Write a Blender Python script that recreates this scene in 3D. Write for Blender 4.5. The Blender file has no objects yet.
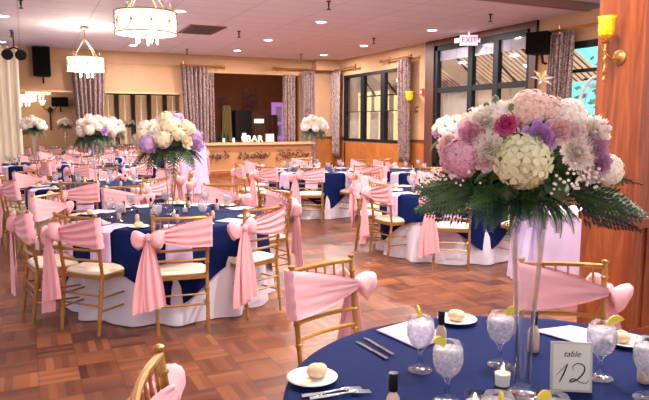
import bpy, bmesh, math, random
from mathutils import Vector, Matrix
random.seed(7)
PI = math.pi
S = bpy.context.scene
COL = S.collection

# ------------------------------------------------------------------ camera
PITCH, YAW, EYE, FPX = math.radians(6.88), math.radians(25.25), 1.586, 632.3
cam = bpy.data.cameras.new('camera'); cam.sensor_width = 36; cam.lens = FPX / 649 * 36
cam.clip_start = .05; cam.clip_end = 200
co = bpy.data.objects.new('camera', cam); COL.objects.link(co)
co.location = (0, 0, EYE); co.rotation_euler = (PI/2 - PITCH, 0, -YAW)
S.camera = co
# ------------------------------------------------------------------ world, light, exposure
w = bpy.data.worlds.new('world'); S.world = w; w.use_nodes = True
bgn = w.node_tree.nodes['Background']
bgn.inputs[0].default_value = (1.0, .90, .94, 1); bgn.inputs[1].default_value = .78
S.view_settings.view_transform = 'Standard'; S.view_settings.look = 'None'
S.view_settings.gamma = 1; S.view_settings.use_curve_mapping = False
S.view_settings.exposure = 0.55
sun = bpy.data.lights.new('sun', 'SUN'); sun.energy = 9.0; sun.angle = .05; sun.color = (1, .96, .9)
so = bpy.data.objects.new('sun', sun); COL.objects.link(so); so.location = (20, 10, 12); so.rotation_euler = (0, .45, 0)
LAMP_W = 80.0           # each recessed downlight
SHADE_E = .8           # chandelier drum glow
CH_W = 50.0             # bulbs inside each chandelier
S.cycles.max_bounces = 6; S.cycles.transparent_max_bounces = 16
S.cycles.transmission_bounces = 5; S.cycles.caustics_reflective = False; S.cycles.caustics_refractive = False

# ------------------------------------------------------------------ materials
MATS = {}
def srgb(r, g, b):
    return tuple(((c/255)/12.92 if c/255 <= .04045 else ((c/255+.055)/1.055)**2.4) for c in (r, g, b)) + (1,)
def mat(name, rgb, rough=.6, metal=0, var=0, scale=20, bump=0, trans=0, sheen=0, emit=0, spec=.5, alpha=1, sub=0):
    m = bpy.data.materials.new(name); m.use_nodes = True; nt = m.node_tree; b = nt.nodes['Principled BSDF']
    c = srgb(*rgb)
    b.inputs['Base Color'].default_value = c; b.inputs['Roughness'].default_value = rough
    b.inputs['Metallic'].default_value = metal; b.inputs['Specular IOR Level'].default_value = spec
    if trans: b.inputs['Transmission Weight'].default_value = trans
    if sheen: b.inputs['Sheen Weight'].default_value = sheen
    if alpha < 1: b.inputs['Alpha'].default_value = alpha
    if emit: b.inputs['Emission Color'].default_value = c; b.inputs['Emission Strength'].default_value = emit
    if var or bump:
        tc = nt.nodes.new('ShaderNodeTexCoord'); n = nt.nodes.new('ShaderNodeTexNoise'); n.inputs['Scale'].default_value = scale
        n.inputs['Detail'].default_value = 4
        nt.links.new(tc.outputs['Object'], n.inputs['Vector'])
        if var:
            r = nt.nodes.new('ShaderNodeValToRGB'); nt.links.new(n.outputs['Fac'], r.inputs['Fac'])
            r.color_ramp.elements[0].position = .3; r.color_ramp.elements[1].position = .7
            r.color_ramp.elements[0].color = tuple(max(0, x*(1-var)) for x in c[:3]) + (1,)
            r.color_ramp.elements[1].color = tuple(min(1, x*(1+var)) for x in c[:3]) + (1,)
            nt.links.new(r.outputs['Color'], b.inputs['Base Color'])
        if bump:
            bp = nt.nodes.new('ShaderNodeBump'); bp.inputs['Strength'].default_value = bump; bp.inputs['Distance'].default_value = .01
            nt.links.new(n.outputs['Fac'], bp.inputs['Height']); nt.links.new(bp.outputs['Normal'], b.inputs['Normal'])
    MATS[name] = m; return m
def M(n): return MATS[n]
mat('gold', (172, 126, 64), .3, .45, .10, 30)
mat('gold_bright', (212, 160, 70), .3, .6, .1, 30)
mat('brass', (190, 140, 80), .3, .8)
mat('bronze', (120, 88, 68), .45, .3)
mat('ivory_cushion', (244, 232, 208), .75, 0, .03, 8)
mat('pink_satin', (247, 184, 193), .55, 0, .05, 6, 0, sheen=.2)
mat('lavender_satin', (206, 188, 226), .5, 0, .04, 6, sheen=.2)
mat('navy_cloth', (8, 28, 82), .85, 0, .1, 60, .05, spec=.15)
mat('white_cloth', (226, 222, 236), .75, 0, .03, 5)
mat('white_tulle', (238, 236, 240), .8, 0, .05, 6)
mat('lav_tulle', (214, 198, 236), .7, 0, .06, 6)
mat('porcelain', (240, 240, 240), .2)
mat('bread', (226, 200, 160), .7, 0, .10, 30, .1)
mat('butter', (225, 222, 160), .5)
mat('steel', (200, 200, 205), .18, 1)
mat('black_cap', (14, 14, 16), .45)
mat('black', (16, 15, 18), .6)
mat('black_metal', (22, 20, 22), .4, .5)
mat('bottle_fill', (222, 192, 168), .3)
mat('lemon', (222, 208, 70), .5, 0, .05, 30)
mat('candle', (250, 240, 225), .5, emit=.5)
mat('flame', (255, 190, 110), .5, emit=18)
mat('card', (228, 222, 208), .6)
mat('card_edge', (205, 198, 186), .35, .2)
mat('ink', (30, 26, 30), .6)
mat('leaf', (58, 92, 48), .5, 0, .35, 14)
mat('leaf_dark', (26, 50, 32), .5, 0, .3, 14)
mat('leaf_light', (96, 116, 74), .5, 0, .2, 14)
mat('stem', (86, 108, 60), .5)
mat('fl_white', (252, 246, 236), .7, 0, .03, 40)
mat('fl_cream', (242, 232, 204), .7, 0, .05, 40)
mat('fl_green', (236, 238, 198), .7, 0, .10, 22)
mat('fl_blush', (246, 220, 210), .7, 0, .05, 40)
mat('fl_pink', (236, 186, 204), .7, 0, .10, 25)
mat('fl_magenta', (214, 92, 146), .6, 0, .12, 40)
mat('fl_lav', (196, 160, 214), .6, 0, .12, 40)
mat('fl_mauve', (206, 160, 192), .7, 0, .12, 30)
mat('fl_yellow', (236, 214, 90), .6)
mat('wall_tan', (184, 144, 110), .85, 0, .05, 3, .05)
mat('wall_tan2', (176, 138, 104), .85, 0, .05, 3)
mat('wall_dark', (112, 66, 44), .85, 0, .1, 3)
mat('trim_dark', (84, 44, 34), .5)
mat('frame_black', (20, 20, 27), .5, spec=.25)
mat('frame_brown', (108, 66, 44), .5)
mat('counter_front', (180, 128, 86), .7, 0, .06, 4)
mat('counter_top', (208, 164, 122), .3)
mat('speaker_black', (10, 9, 10), .8, spec=.2)
mat('grille', (9, 9, 10), .9, spec=.1)
mat('drape_white', (238, 226, 206), .8, 0, .02, 4)
mat('sheer', (250, 232, 214), .8, 0, .05, 5)
mat('sheer_lit', (246, 222, 190), .8, 0, .15, 6, emit=.35)
mat('red', (196, 60, 56), .5)
mat('exit_white', (240, 236, 240), .5, emit=.3)
mat('exit_red', (226, 60, 110), .5, emit=.8)
mat('amber', (226, 172, 12), .3, 0, .5, 60, .8, emit=.35)
mat('drum', (255, 244, 214), .6, emit=SHADE_E)
mat('lamp_disc', (255, 250, 238), .5, emit=14)
mat('lamp_trim', (236, 225, 225), .5)
mat('vent', (120, 92, 90), .6)
mat('vent_dark', (70, 50, 50), .6)
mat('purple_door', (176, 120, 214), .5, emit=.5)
mat('marquee', (250, 240, 225), .5, emit=.3)
mat('sign_lit', (250, 246, 240), .5, emit=.9)
mat('olive_cloth', (146, 132, 84), .8, 0, .1, 10)
mat('sky_teal', (120, 214, 224), .8, 0, .3, 3, emit=.8)  # outdoor brightness put into the colour as glow
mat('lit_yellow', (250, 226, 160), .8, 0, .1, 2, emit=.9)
mat('facade', (222, 200, 170), .8, 0, .1, 2)
mat('picture', (88, 40, 40), .6, 0, .7, 9)
mat('tree_leaf', (80, 150, 130), .7, 0, .4, 5)

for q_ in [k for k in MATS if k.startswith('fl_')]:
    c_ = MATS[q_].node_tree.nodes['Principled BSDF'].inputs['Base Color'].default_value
    mat(q_+'_deep', (10, 10, 10), .7); MATS[q_+'_deep'].node_tree.nodes['Principled BSDF'].inputs['Base Color'].default_value = (c_[0]*.82, c_[1]*.66, c_[2]*.76, 1)  # deeper petal copies, shading between alternate layers put into the colour
def glass_mat(name, tint, fac=.12, gloss=.03, k=.75):
    m = bpy.data.materials.new(name); m.use_nodes = True; nt = m.node_tree; nt.nodes.clear()
    o = nt.nodes.new('ShaderNodeOutputMaterial'); t = nt.nodes.new('ShaderNodeBsdfTransparent'); g = nt.nodes.new('ShaderNodeBsdfGlossy')
    t.inputs[0].default_value = tint; g.inputs['Roughness'].default_value = gloss
    lw = nt.nodes.new('ShaderNodeLayerWeight'); lw.inputs['Blend'].default_value = .3
    ma = nt.nodes.new('ShaderNodeMath'); ma.operation = 'MULTIPLY_ADD'; ma.inputs[1].default_value = k; ma.inputs[2].default_value = fac
    ma.use_clamp = True
    nt.links.new(lw.outputs['Fresnel'], ma.inputs[0])
    mx = nt.nodes.new('ShaderNodeMixShader'); nt.links.new(ma.outputs[0], mx.inputs[0]); nt.links.new(t.outputs[0], mx.inputs[1]); nt.links.new(g.outputs[0], mx.inputs[2])
    nt.links.new(mx.outputs[0], o.inputs[0]); MATS[name] = m; return m
glass_mat('glass', (.98, .98, .99, 1), .05, k=.55)
glass_mat('pane', (.93, .95, .97, 1), .03, k=.3)
def water_mat():
    m = bpy.data.materials.new('ice_water'); m.use_nodes = True; nt = m.node_tree; nt.nodes.clear()
    o = nt.nodes.new('ShaderNodeOutputMaterial'); t = nt.nodes.new('ShaderNodeBsdfTransparent'); g = nt.nodes.new('ShaderNodeBsdfPrincipled')
    g.inputs['Base Color'].default_value = (.95, .93, .97, 1); g.inputs['Roughness'].default_value = .25
    t.inputs[0].default_value = (.93, .93, .97, 1)
    tc = nt.nodes.new('ShaderNodeTexCoord'); n = nt.nodes.new('ShaderNodeTexNoise'); n.inputs['Scale'].default_value = 90
    nt.links.new(tc.outputs['Object'], n.inputs['Vector'])
    mr = nt.nodes.new('ShaderNodeMapRange'); mr.inputs[1].default_value = .35; mr.inputs[2].default_value = .65; mr.inputs[3].default_value = .35; mr.inputs[4].default_value = .62
    nt.links.new(n.outputs['Fac'], mr.inputs[0])
    mx = nt.nodes.new('ShaderNodeMixShader'); nt.links.new(mr.outputs[0], mx.inputs[0]); nt.links.new(t.outputs[0], mx.inputs[1]); nt.links.new(g.outputs[0], mx.inputs[2])
    nt.links.new(mx.outputs[0], o.inputs[0]); MATS['ice_water'] = m
water_mat()

def node(nt, t, **k):
    n = nt.nodes.new(t)
    for a, v in k.items(): setattr(n, a, v)
    return n
def parquet():
    m = bpy.data.materials.new('parquet'); m.use_nodes = True; nt = m.node_tree; L = nt.links; b = nt.nodes['Principled BSDF']
    def mth(op, a, c=None):
        n = node(nt, 'ShaderNodeMath', operation=op)
        for i, v in enumerate((a, c)):
            if v is None: continue
            if isinstance(v, (int, float)): n.inputs[i].default_value = v
            else: L.new(v, n.inputs[i])
        return n.outputs[0]
    g = node(nt, 'ShaderNodeNewGeometry'); sp = node(nt, 'ShaderNodeSeparateXYZ'); L.new(g.outputs['Position'], sp.inputs[0])
    s = .24
    x = mth('DIVIDE', sp.outputs[0], s); y = mth('DIVIDE', sp.outputs[1], s)
    cx = mth('FLOOR', x); cy = mth('FLOOR', y); fx = mth('FRACT', x); fy = mth('FRACT', y)
    par = mth('PINGPONG', mth('ADD', cx, cy), 1.0)
    mixv = node(nt, 'ShaderNodeMix'); mixv.data_type = 'FLOAT'; L.new(par, mixv.inputs[0]); L.new(fx, mixv.inputs[2]); L.new(fy, mixv.inputs[3])
    st = mth('MULTIPLY', mixv.outputs[0], 5); si = mth('FLOOR', st); sf = mth('FRACT', st)
    cv = node(nt, 'ShaderNodeCombineXYZ'); L.new(cx, cv.inputs[0]); L.new(cy, cv.inputs[1])
    wn = node(nt, 'ShaderNodeTexWhiteNoise', noise_dimensions='3D'); L.new(cv.outputs[0], wn.inputs[0])
    cv2 = node(nt, 'ShaderNodeCombineXYZ'); L.new(cx, cv2.inputs[0]); L.new(cy, cv2.inputs[1]); L.new(mth('ADD', si, 3.3), cv2.inputs[2])
    wn2 = node(nt, 'ShaderNodeTexWhiteNoise', noise_dimensions='3D'); L.new(cv2.outputs[0], wn2.inputs[0])
    ns = node(nt, 'ShaderNodeTexNoise'); ns.inputs['Scale'].default_value = 1.1; ns.inputs['Detail'].default_value = 5; L.new(g.outputs['Position'], ns.inputs['Vector'])
    v = mth('ADD', mth('MULTIPLY', wn.outputs[0], .38), mth('MULTIPLY', wn2.outputs[0], .34)); v = mth('ADD', v, mth('MULTIPLY', ns.outputs['Fac'], .36))
    r = node(nt, 'ShaderNodeValToRGB'); L.new(v, r.inputs[0])
    e = r.color_ramp.elements; e[0].position = .2; e[0].color = srgb(76, 42, 34); e[1].position = .9; e[1].color = srgb(170, 112, 70)
    n1 = e.new(.42); n1.color = srgb(106, 62, 44); n2 = e.new(.64); n2.color = srgb(136, 82, 52)
    edge = mth('MINIMUM', mth('MINIMUM', fx, fy), mth('MINIMUM', mth('SUBTRACT', 1, fx), mth('SUBTRACT', 1, fy)))
    ln = mth('MULTIPLY', mth('LESS_THAN', edge, .02), .35); ln2 = mth('MULTIPLY', mth('LESS_THAN', sf, .05), .18)
    ln = mth('MAXIMUM', ln, ln2)
    mx = node(nt, 'ShaderNodeMix'); mx.data_type = 'RGBA'; L.new(ln, mx.inputs[0]); L.new(r.outputs[0], mx.inputs[6]); mx.inputs[7].default_value = srgb(60, 30, 24)
    L.new(mx.outputs[2], b.inputs['Base Color'])
    b.inputs['Roughness'].default_value = .36; b.inputs['Specular IOR Level'].default_value = .4
    bp = node(nt, 'ShaderNodeBump'); bp.inputs['Strength'].default_value = .12; bp.inputs['Distance'].default_value = .01
    L.new(ns.outputs['Fac'], bp.inputs['Height']); L.new(bp.outputs[0], b.inputs['Normal'])
    MATS['parquet'] = m
parquet()
def brick(name, base, line, w_, h_, sx=1, mortar=.008, noise=0, rough=.8, rot=None):
    m = bpy.data.materials.new(name); m.use_nodes = True; nt = m.node_tree; L = nt.links; b = nt.nodes['Principled BSDF']
    g = node(nt, 'ShaderNodeNewGeometry'); bt = node(nt, 'ShaderNodeTexBrick'); bt.offset = 0
    mp = node(nt, 'ShaderNodeMapping');
    if rot: mp.inputs['Rotation'].default_value = rot
    L.new(g.outputs['Position'], mp.inputs[0]); L.new(mp.outputs[0], bt.inputs['Vector'])
    bt.inputs['Scale'].default_value = 1; bt.inputs['Brick Width'].default_value = w_; bt.inputs['Row Height'].default_value = h_
    bt.inputs['Mortar Size'].default_value = mortar; bt.inputs['Mortar Smooth'].default_value = .2
    c = srgb(*base); bt.inputs['Color1'].default_value = c; bt.inputs['Color2'].default_value = tuple(x*.95 for x in c[:3])+(1,)
    bt.inputs['Mortar'].default_value = srgb(*line)
    L.new(bt.outputs['Color'], b.inputs['Base Color']); b.inputs['Roughness'].default_value = rough
    if noise:
        ns = node(nt, 'ShaderNodeTexNoise'); ns.inputs['Scale'].default_value = 30; L.new(g.outputs['Position'], ns.inputs['Vector'])
        bp = node(nt, 'ShaderNodeBump'); bp.inputs['Strength'].default_value = noise; bp.inputs['Distance'].default_value = .01
        L.new(ns.outputs['Fac'], bp.inputs['Height']); L.new(bp.outputs[0], b.inputs['Normal'])
    MATS[name] = m
brick('ceiling_tile', (232, 226, 244), (200, 188, 204), 1.22, .61, noise=.15, mortar=.012)
def wood(name, c1, c2, scale=(1, 1, .12), sc=14, rough=.35):
    m = bpy.data.materials.new(name); m.use_nodes = True; nt = m.node_tree; L = nt.links; b = nt.nodes['Principled BSDF']
    tc = node(nt, 'ShaderNodeTexCoord'); mp = node(nt, 'ShaderNodeMapping'); mp.inputs['Scale'].default_value = scale
    L.new(tc.outputs['Object'], mp.inputs[0]); ns = node(nt, 'ShaderNodeTexNoise'); ns.inputs['Scale'].default_value = sc; ns.inputs['Detail'].default_value = 8; ns.inputs['Distortion'].default_value = 1.5
    L.new(mp.outputs[0], ns.inputs['Vector']); r = node(nt, 'ShaderNodeValToRGB'); L.new(ns.outputs['Fac'], r.inputs[0])
    r.color_ramp.elements[0].position = .35; r.color_ramp.elements[0].color = srgb(*c1); r.color_ramp.elements[1].position = .65; r.color_ramp.elements[1].color = srgb(*c2)
    L.new(r.outputs[0], b.inputs['Base Color']); b.inputs['Roughness'].default_value = rough; MATS[name] = m
wood("oak", (120, 58, 30), (156, 82, 42))
wood('oak_dark', (108, 50, 26), (140, 68, 34))
wood('wainscot', (158, 94, 46), (178, 110, 58), (.4, .4, .3), 6)
def pattern(name, c1, c2, scale=22):
    m = bpy.data.materials.new(name); m.use_nodes = True; nt = m.node_tree; L = nt.links; b = nt.nodes['Principled BSDF']
    tc = node(nt, 'ShaderNodeTexCoord'); v = node(nt, 'ShaderNodeTexNoise'); v.inputs['Scale'].default_value = scale; v.inputs['Detail'].default_value = 3; v.inputs['Distortion'].default_value = 2.5
    L.new(tc.outputs['Object'], v.inputs['Vector']); r = node(nt, 'ShaderNodeValToRGB'); r.color_ramp.interpolation = 'LINEAR'; L.new(v.outputs['Fac'], r.inputs[0])
    r.color_ramp.elements[0].position = .47; r.color_ramp.elements[0].color = srgb(*c1); r.color_ramp.elements[1].position = .53; r.color_ramp.elements[1].color = srgb(*c2)
    L.new(r.outputs[0], b.inputs['Base Color']); b.inputs['Roughness'].default_value = .6; MATS[name] = m
pattern('damask', (84, 58, 62), (172, 148, 144))
def stripes():
    m = bpy.data.materials.new('awning'); m.use_nodes = True; nt = m.node_tree; L = nt.links; b = nt.nodes['Principled BSDF']
    tc = node(nt, 'ShaderNodeTexCoord'); sp = node(nt, 'ShaderNodeSeparateXYZ'); L.new(tc.outputs['Object'], sp.inputs[0])
    a = node(nt, 'ShaderNodeMath', operation='MULTIPLY'); a.inputs[1].default_value = 6.0; L.new(sp.outputs[1], a.inputs[0])
    f_ = node(nt, 'ShaderNodeMath', operation='FRACT'); L.new(a.outputs[0], f_.inputs[0])
    r = node(nt, 'ShaderNodeValToRGB'); r.color_ramp.interpolation = 'CONSTANT'; L.new(f_.outputs[0], r.inputs[0])
    r.color_ramp.elements[0].color = srgb(236, 220, 200); r.color_ramp.elements[1].position = .68; r.color_ramp.elements[1].color = srgb(120, 96, 88)
    L.new(r.outputs[0], b.inputs['Base Color']); b.inputs['Roughness'].default_value = .8; MATS['awning'] = m
stripes()

def translucent(name, k=.5):
    m = MATS[name]; nt = m.node_tree; b = nt.nodes['Principled BSDF']; o = nt.nodes['Material Output']
    tr = nt.nodes.new('ShaderNodeBsdfTranslucent'); mx = nt.nodes.new('ShaderNodeMixShader'); mx.inputs[0].default_value = k
    if b.inputs['Base Color'].links: nt.links.new(b.inputs['Base Color'].links[0].from_socket, tr.inputs[0])
    else: tr.inputs[0].default_value = b.inputs['Base Color'].default_value
    nt.links.new(b.outputs[0], mx.inputs[1]); nt.links.new(tr.outputs[0], mx.inputs[2]); nt.links.new(mx.outputs[0], o.inputs[0])
for q in ('awning', 'sheer', 'tree_leaf'): translucent(q)
for q in ('fl_white', 'fl_cream', 'fl_green', 'fl_blush', 'fl_pink'): translucent(q, .25)

# ------------------------------------------------------------------ mesh helpers
class MB:
    def __init__(s): s.v = []; s.f = []; s.mi = []; s.cur = 0
    def add(s, vs, fs):
        o = len(s.v); s.v += [tuple(p) for p in vs]; s.f += [tuple(i+o for i in f) for f in fs]; s.mi += [s.cur]*len(fs); return s
    def box(s, c, d, rz=0, rot=None):
        R = rot if rot is not None else Matrix.Rotation(rz, 3, 'Z')
        hx, hy, hz = d[0]/2, d[1]/2, d[2]/2
        vs = [Vector(c) + R @ Vector((x*hx, y*hy, z*hz)) for x in (-1, 1) for y in (-1, 1) for z in (-1, 1)]
        return s.add(vs, [(0,1,3,2),(4,6,7,5),(0,4,5,1),(2,3,7,6),(0,2,6,4),(1,5,7,3)])
    def bb(s, x0, x1, y0, y1, z0, z1): return s.box(((x0+x1)/2, (y0+y1)/2, (z0+z1)/2), (abs(x1-x0), abs(y1-y0), abs(z1-z0)))
    def tube(s, pts, r, n=8, cap=True):
        pts = [Vector(p) for p in pts]; N = len(pts)
        rs = r if isinstance(r, (list, tuple)) else [r]*N
        t0 = (pts[1]-pts[0]).normalized(); up = Vector((0, 0, 1)) if abs(t0.z) < .9 else Vector((1, 0, 0))
        nrm = t0.cross(up).normalized(); vs = []
        for i in range(N):
            t = (pts[min(i+1, N-1)] - pts[max(i-1, 0)])
            t = t.normalized() if t.length > 1e-9 else t0
            nrm = (nrm - t*nrm.dot(t)); nrm = nrm.normalized() if nrm.length > 1e-6 else t.orthogonal().normalized()
            bn = t.cross(nrm)
            for k in range(n):
                a = 2*PI*k/n; vs.append(pts[i] + (nrm*math.cos(a) + bn*math.sin(a))*rs[i])
        fs = [(i*n+k, i*n+(k+1) % n, (i+1)*n+(k+1) % n, (i+1)*n+k) for i in range(N-1) for k in range(n)]
        if cap: fs += [tuple(range(n-1, -1, -1)), tuple((N-1)*n+k for k in range(n))]
        return s.add(vs, fs)
    def lathe(s, prof, c=(0, 0, 0), n=16, cap=True, fn=None):
        vs = []; N = len(prof)
        for i, (r, z) in enumerate(prof):
            for k in range(n):
                a = 2*PI*k/n; rr = r*(fn(a, i) if fn else 1)
                vs.append((c[0]+rr*math.cos(a), c[1]+rr*math.sin(a), c[2]+z))
        fs = [(i*n+k, i*n+(k+1) % n, (i+1)*n+(k+1) % n, (i+1)*n+k) for i in range(N-1) for k in range(n)]
        if cap:
            if prof[0][0] > 1e-5: fs.append(tuple(range(n-1, -1, -1)))
            if prof[-1][0] > 1e-5: fs.append(tuple((N-1)*n+k for k in range(n)))
        return s.add(vs, fs)
    def grid(s, fn, nu, nv, close_u=False):
        vs = [fn(i/(nu if close_u else nu-1), j/(nv-1)) for i in range(nu) for j in range(nv)]
        fs = [(i*nv+j, ((i+1) % nu)*nv+j, ((i+1) % nu)*nv+j+1, i*nv+j+1) for i in range(nu if close_u else nu-1) for j in range(nv-1)]
        return s.add(vs, fs)
    def ball(s, c, r, n=10, m=7, fn=None, rot=None):
        rx, ry, rz = r if isinstance(r, tuple) else (r, r, r)
        R = rot if rot is not None else Matrix.Identity(3)
        def f(u, v):
            a = 2*PI*u; b = PI*v; k = fn(a, b) if fn else 1
            return Vector(c) + R @ Vector((rx*k*math.sin(b)*math.cos(a), ry*k*math.sin(b)*math.sin(a), -rz*k*math.cos(b)))
        return s.grid(f, n, m, True)
    def build(s, name, m, parent=None, smooth=True, solid=0, subd=0):
        me = bpy.data.meshes.new(name); me.from_pydata(s.v, [], s.f); me.update()
        bm = bmesh.new(); bm.from_mesh(me); bmesh.ops.remove_doubles(bm, verts=bm.verts, dist=1e-5)
        try: bmesh.ops.recalc_face_normals(bm, faces=bm.faces)
        except Exception: pass
        bm.to_mesh(me); bm.free()
        ms = m if isinstance(m, (list, tuple)) else [m]
        for q in ms: me.materials.append(MATS[q])
        if len(ms) > 1 and len(me.polygons) == len(s.mi):
            for p, i in zip(me.polygons, s.mi): p.material_index = i
        if smooth:
            for p in me.polygons: p.use_smooth = True
            if smooth != 'full':
                try: me.set_sharp_from_angle(angle=math.radians(40))
                except Exception: pass
        o = bpy.data.objects.new(name, me); COL.objects.link(o)
        if parent: o.parent = parent
        if solid:
            md = o.modifiers.new('solid', 'SOLIDIFY'); md.thickness = solid; md.offset = 0
        if subd:
            md = o.modifiers.new('sub', 'SUBSURF'); md.levels = subd; md.render_levels = subd
        return o
def tag(o, label=None, cat=None, group=None, kind=None):
    if label: o['label'] = label
    if cat: o['category'] = cat
    if group: o['group'] = group
    if kind: o['kind'] = kind
    return o
def struct(mb, name, m, **k):
    o = mb.build(name, m, **k); o['kind'] = 'structure'; return o
def thing(name, label, cat, loc=(0, 0, 0), rz=0, group=None):
    o = bpy.data.objects.new(name, None); o.empty_display_size = .1; COL.objects.link(o)
    o.location = loc; o.rotation_euler = (0, 0, rz); return tag(o, label, cat, group)
def dup(o, parent=None):
    c = o.copy(); COL.objects.link(c); c.parent = parent
    for ch in [x for x in CH.get(o.name, [])]: dup(ch, c)
    return c
CH = {}
def reg(o):
    """remember the children of a prototype for copying"""
    CH[o.name] = list(o.children)
    for c in o.children: reg(c)
    return o
def place(proto, loc, rz, label, cat, group):
    """first use moves the prototype itself, later uses copy it and its parts"""
    if proto.get('_used') is None: o = proto; o['_used'] = 1
    else:
        o = dup(proto)
    o.location = loc; o.rotation_euler = (0, 0, rz); tag(o, label, cat, group); return o

# ------------------------------------------------------------------ room shell
XR, YB, HC = 9.08, 18.48, 3.57
YA = 22.5
struct(MB().bb(-6, 13, -3, 27, -.1, 0), 'floor', 'parquet', smooth=False)
struct(MB().bb(-6, XR+.3, 8.4, 27, HC, HC+.1), 'ceiling', 'ceiling_tile', smooth=False)
struct(MB().bb(-6, XR+.3, 0.5, 8.3, HC+.12, HC+.22), 'ceiling_front', 'ceiling_tile', smooth=False)
struct(MB().bb(-6, XR+.3, 8.3, 8.4, HC-.02, HC+.22), 'trim_1', 'vent', smooth=False)
# back wall: soffit over the mirrored area, pier, header over the bar opening, pier, solid part
b = MB(); b.bb(-3, 4.12, YB, YB+.2, 2.44, HC); b.bb(4.12, 4.72, YB, YB+.2, 0, HC); b.bb(4.72, 7.85, YB, YB+.2, 3.07, HC)
b.bb(7.85, XR, YB, YB+.2, 0, HC); 0
struct(b, 'wall_back', 'wall_tan', smooth=False)
struct(MB().bb(-3, 4.12, YB-.03, YB, 3.22, 3.25), 'trim_2', 'wall_tan2', smooth=False)
struct(MB().bb(8.28, XR, YB-.35, YB, 3.24, HC), 'trim_3', 'wall_tan', smooth=False)
struct(MB().bb(-3, 4.12, YB-.02, YB+.01, 2.42, 2.47), 'trim_4', 'counter_top', smooth=False)
struct(MB().bb(7.95, XR, YB-.02, YB, 0, 1.12), 'trim_5', 'wainscot', smooth=False)
struct(MB().bb(7.95, XR, YB-.04, YB, 1.12, 1.18), 'trim_6', 'trim_dark', smooth=False)
# added room standing in for the hall's reflection in a mirror
b = MB(); b.bb(-3, 4.9, YA, YA+.1, 0, 3.0); struct(b, 'wall_annex_back', 'wall_tan2', smooth=False)
struct(MB().bb(-3, 4.85, YB+.2, YA, 2.9, 3.0), 'ceiling_annex', 'ceiling_tile', smooth=False)
struct(MB().bb(4.82, 4.88, YB+.2, YA, 0, 2.9), 'wall_annex_right', 'wall_tan2', smooth=False)
# bar room
b = MB(); b.bb(4.95, 9.0, 21.8, 21.9, 0, 3.4); struct(b, 'wall_bar_back', 'wall_dark', smooth=False)
struct(MB().bb(4.89, 4.95, YB+.2, 21.8, 0, 3.4), 'wall_bar_left', 'wall_dark', smooth=False)
struct(MB().bb(9.0, 9.1, YB+.2, 21.8, 0, 3.4), 'wall_bar_right', 'wall_dark', smooth=False)
struct(MB().bb(4.89, 9.1, YB+.2, 21.9, 3.4, 3.5), 'ceiling_bar', 'wall_dark', smooth=False)
# right wall with three openings
b = MB()
def rw(y0, y1, z0, z1, x0=XR, x1=XR+.2): b.bb(x0, x1, y0, y1, z0, z1)
rw(17.78, YB, 0, HC); rw(14.28, 17.78, 0, 1.08); rw(14.28, 17.78, 3.06, HC); rw(13.3, 14.28, 0, HC)
rw(9.55, 13.3, 3.5, HC); rw(8.85, 9.55, 0, HC); rw(7.4, 8.85, 0, .9); rw(7.4, 8.85, 3.05, HC); rw(5, 7.4, 0, HC)
struct(b, 'wall_right', 'wall_tan', smooth=False)
b = MB(); 
for y0, y1, z1 in ((17.7, YB, 1.12), (14.28, 17.78, 1.02), (13.3, 14.28, 1.12), (7.4, 8.85, .85), (8.85, 9.55, 1.12)): b.bb(XR-.02, XR, y0, y1, 0, z1)
struct(b, 'trim_7', 'wainscot', smooth=False)
b = MB()
for y0, y1 in ((17.78, YB), (13.3, 14.28), (8.85, 9.55)): b.bb(XR-.04, XR, y0, y1, 1.12, 1.18)
struct(b, 'trim_8', 'trim_dark', smooth=False)
struct(MB().bb(XR-.03, XR, 5, YB, 0, .12), 'baseboard_right', 'trim_dark', smooth=False)
struct(MB().bb(XR-.06, XR+.1, 12.95, 13.3, 0, HC), 'trim_9', 'trim_dark', smooth=False)
struct(MB().bb(XR-.05, XR+.1, 9.55, 13.3, 3.44, HC), 'trim_10', 'trim_dark', smooth=False)
struct(MB().bb(XR-.06, XR+.1, 9.55, 9.72, 0, HC), 'trim_11', 'trim_dark', smooth=False)

def window(name, y0, y1, z0, z1, vs, hs, fr=.09):
    """frame with bars; window panes as one glass child"""
    root = bpy.data.objects.new(name, None); COL.objects.link(root); root['kind'] = 'structure'; root.location = (XR, y0, z0)
    m = MB(); W, Hh = y1-y0, z1-z0
    m.bb(-.03, .09, 0, W, 0, fr); m.bb(-.03, .09, 0, W, Hh-fr, Hh); m.bb(-.03, .09, 0, fr, 0, Hh); m.bb(-.03, .09, W-fr, W, 0, Hh)
    for v, t in vs: m.bb(-.025, .085, v-y0-t/2, v-y0+t/2, 0, Hh)
    for h, t in hs: m.bb(-.02, .08, 0, W, h-z0-t/2, h-z0+t/2)
    m.build('window_frame', 'frame_black', root, smooth=False)
    MB().bb(.035, .04, fr*.5, W-fr*.5, fr*.5, Hh-fr*.5).build('pane', 'pane', root, smooth=False)
    return root
window('window_1', 14.28, 17.78, 1.06, 3.06, [(16.6, .2), (15.42, .22)], [(1.94, .02)], .08)
window('window_2', 9.7, 12.95, .5, 3.44, [(11.6, .16), (10.75, .16)], [(2.38, .12)], .12)
struct(MB().bb(XR+.045, XR+.06, 9.8, 12.85, 3.08, 3.36), 'trim_12', 'ceiling_tile', smooth=False)  # pale panel stands in for the ceiling's reflection in the top panes
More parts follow.
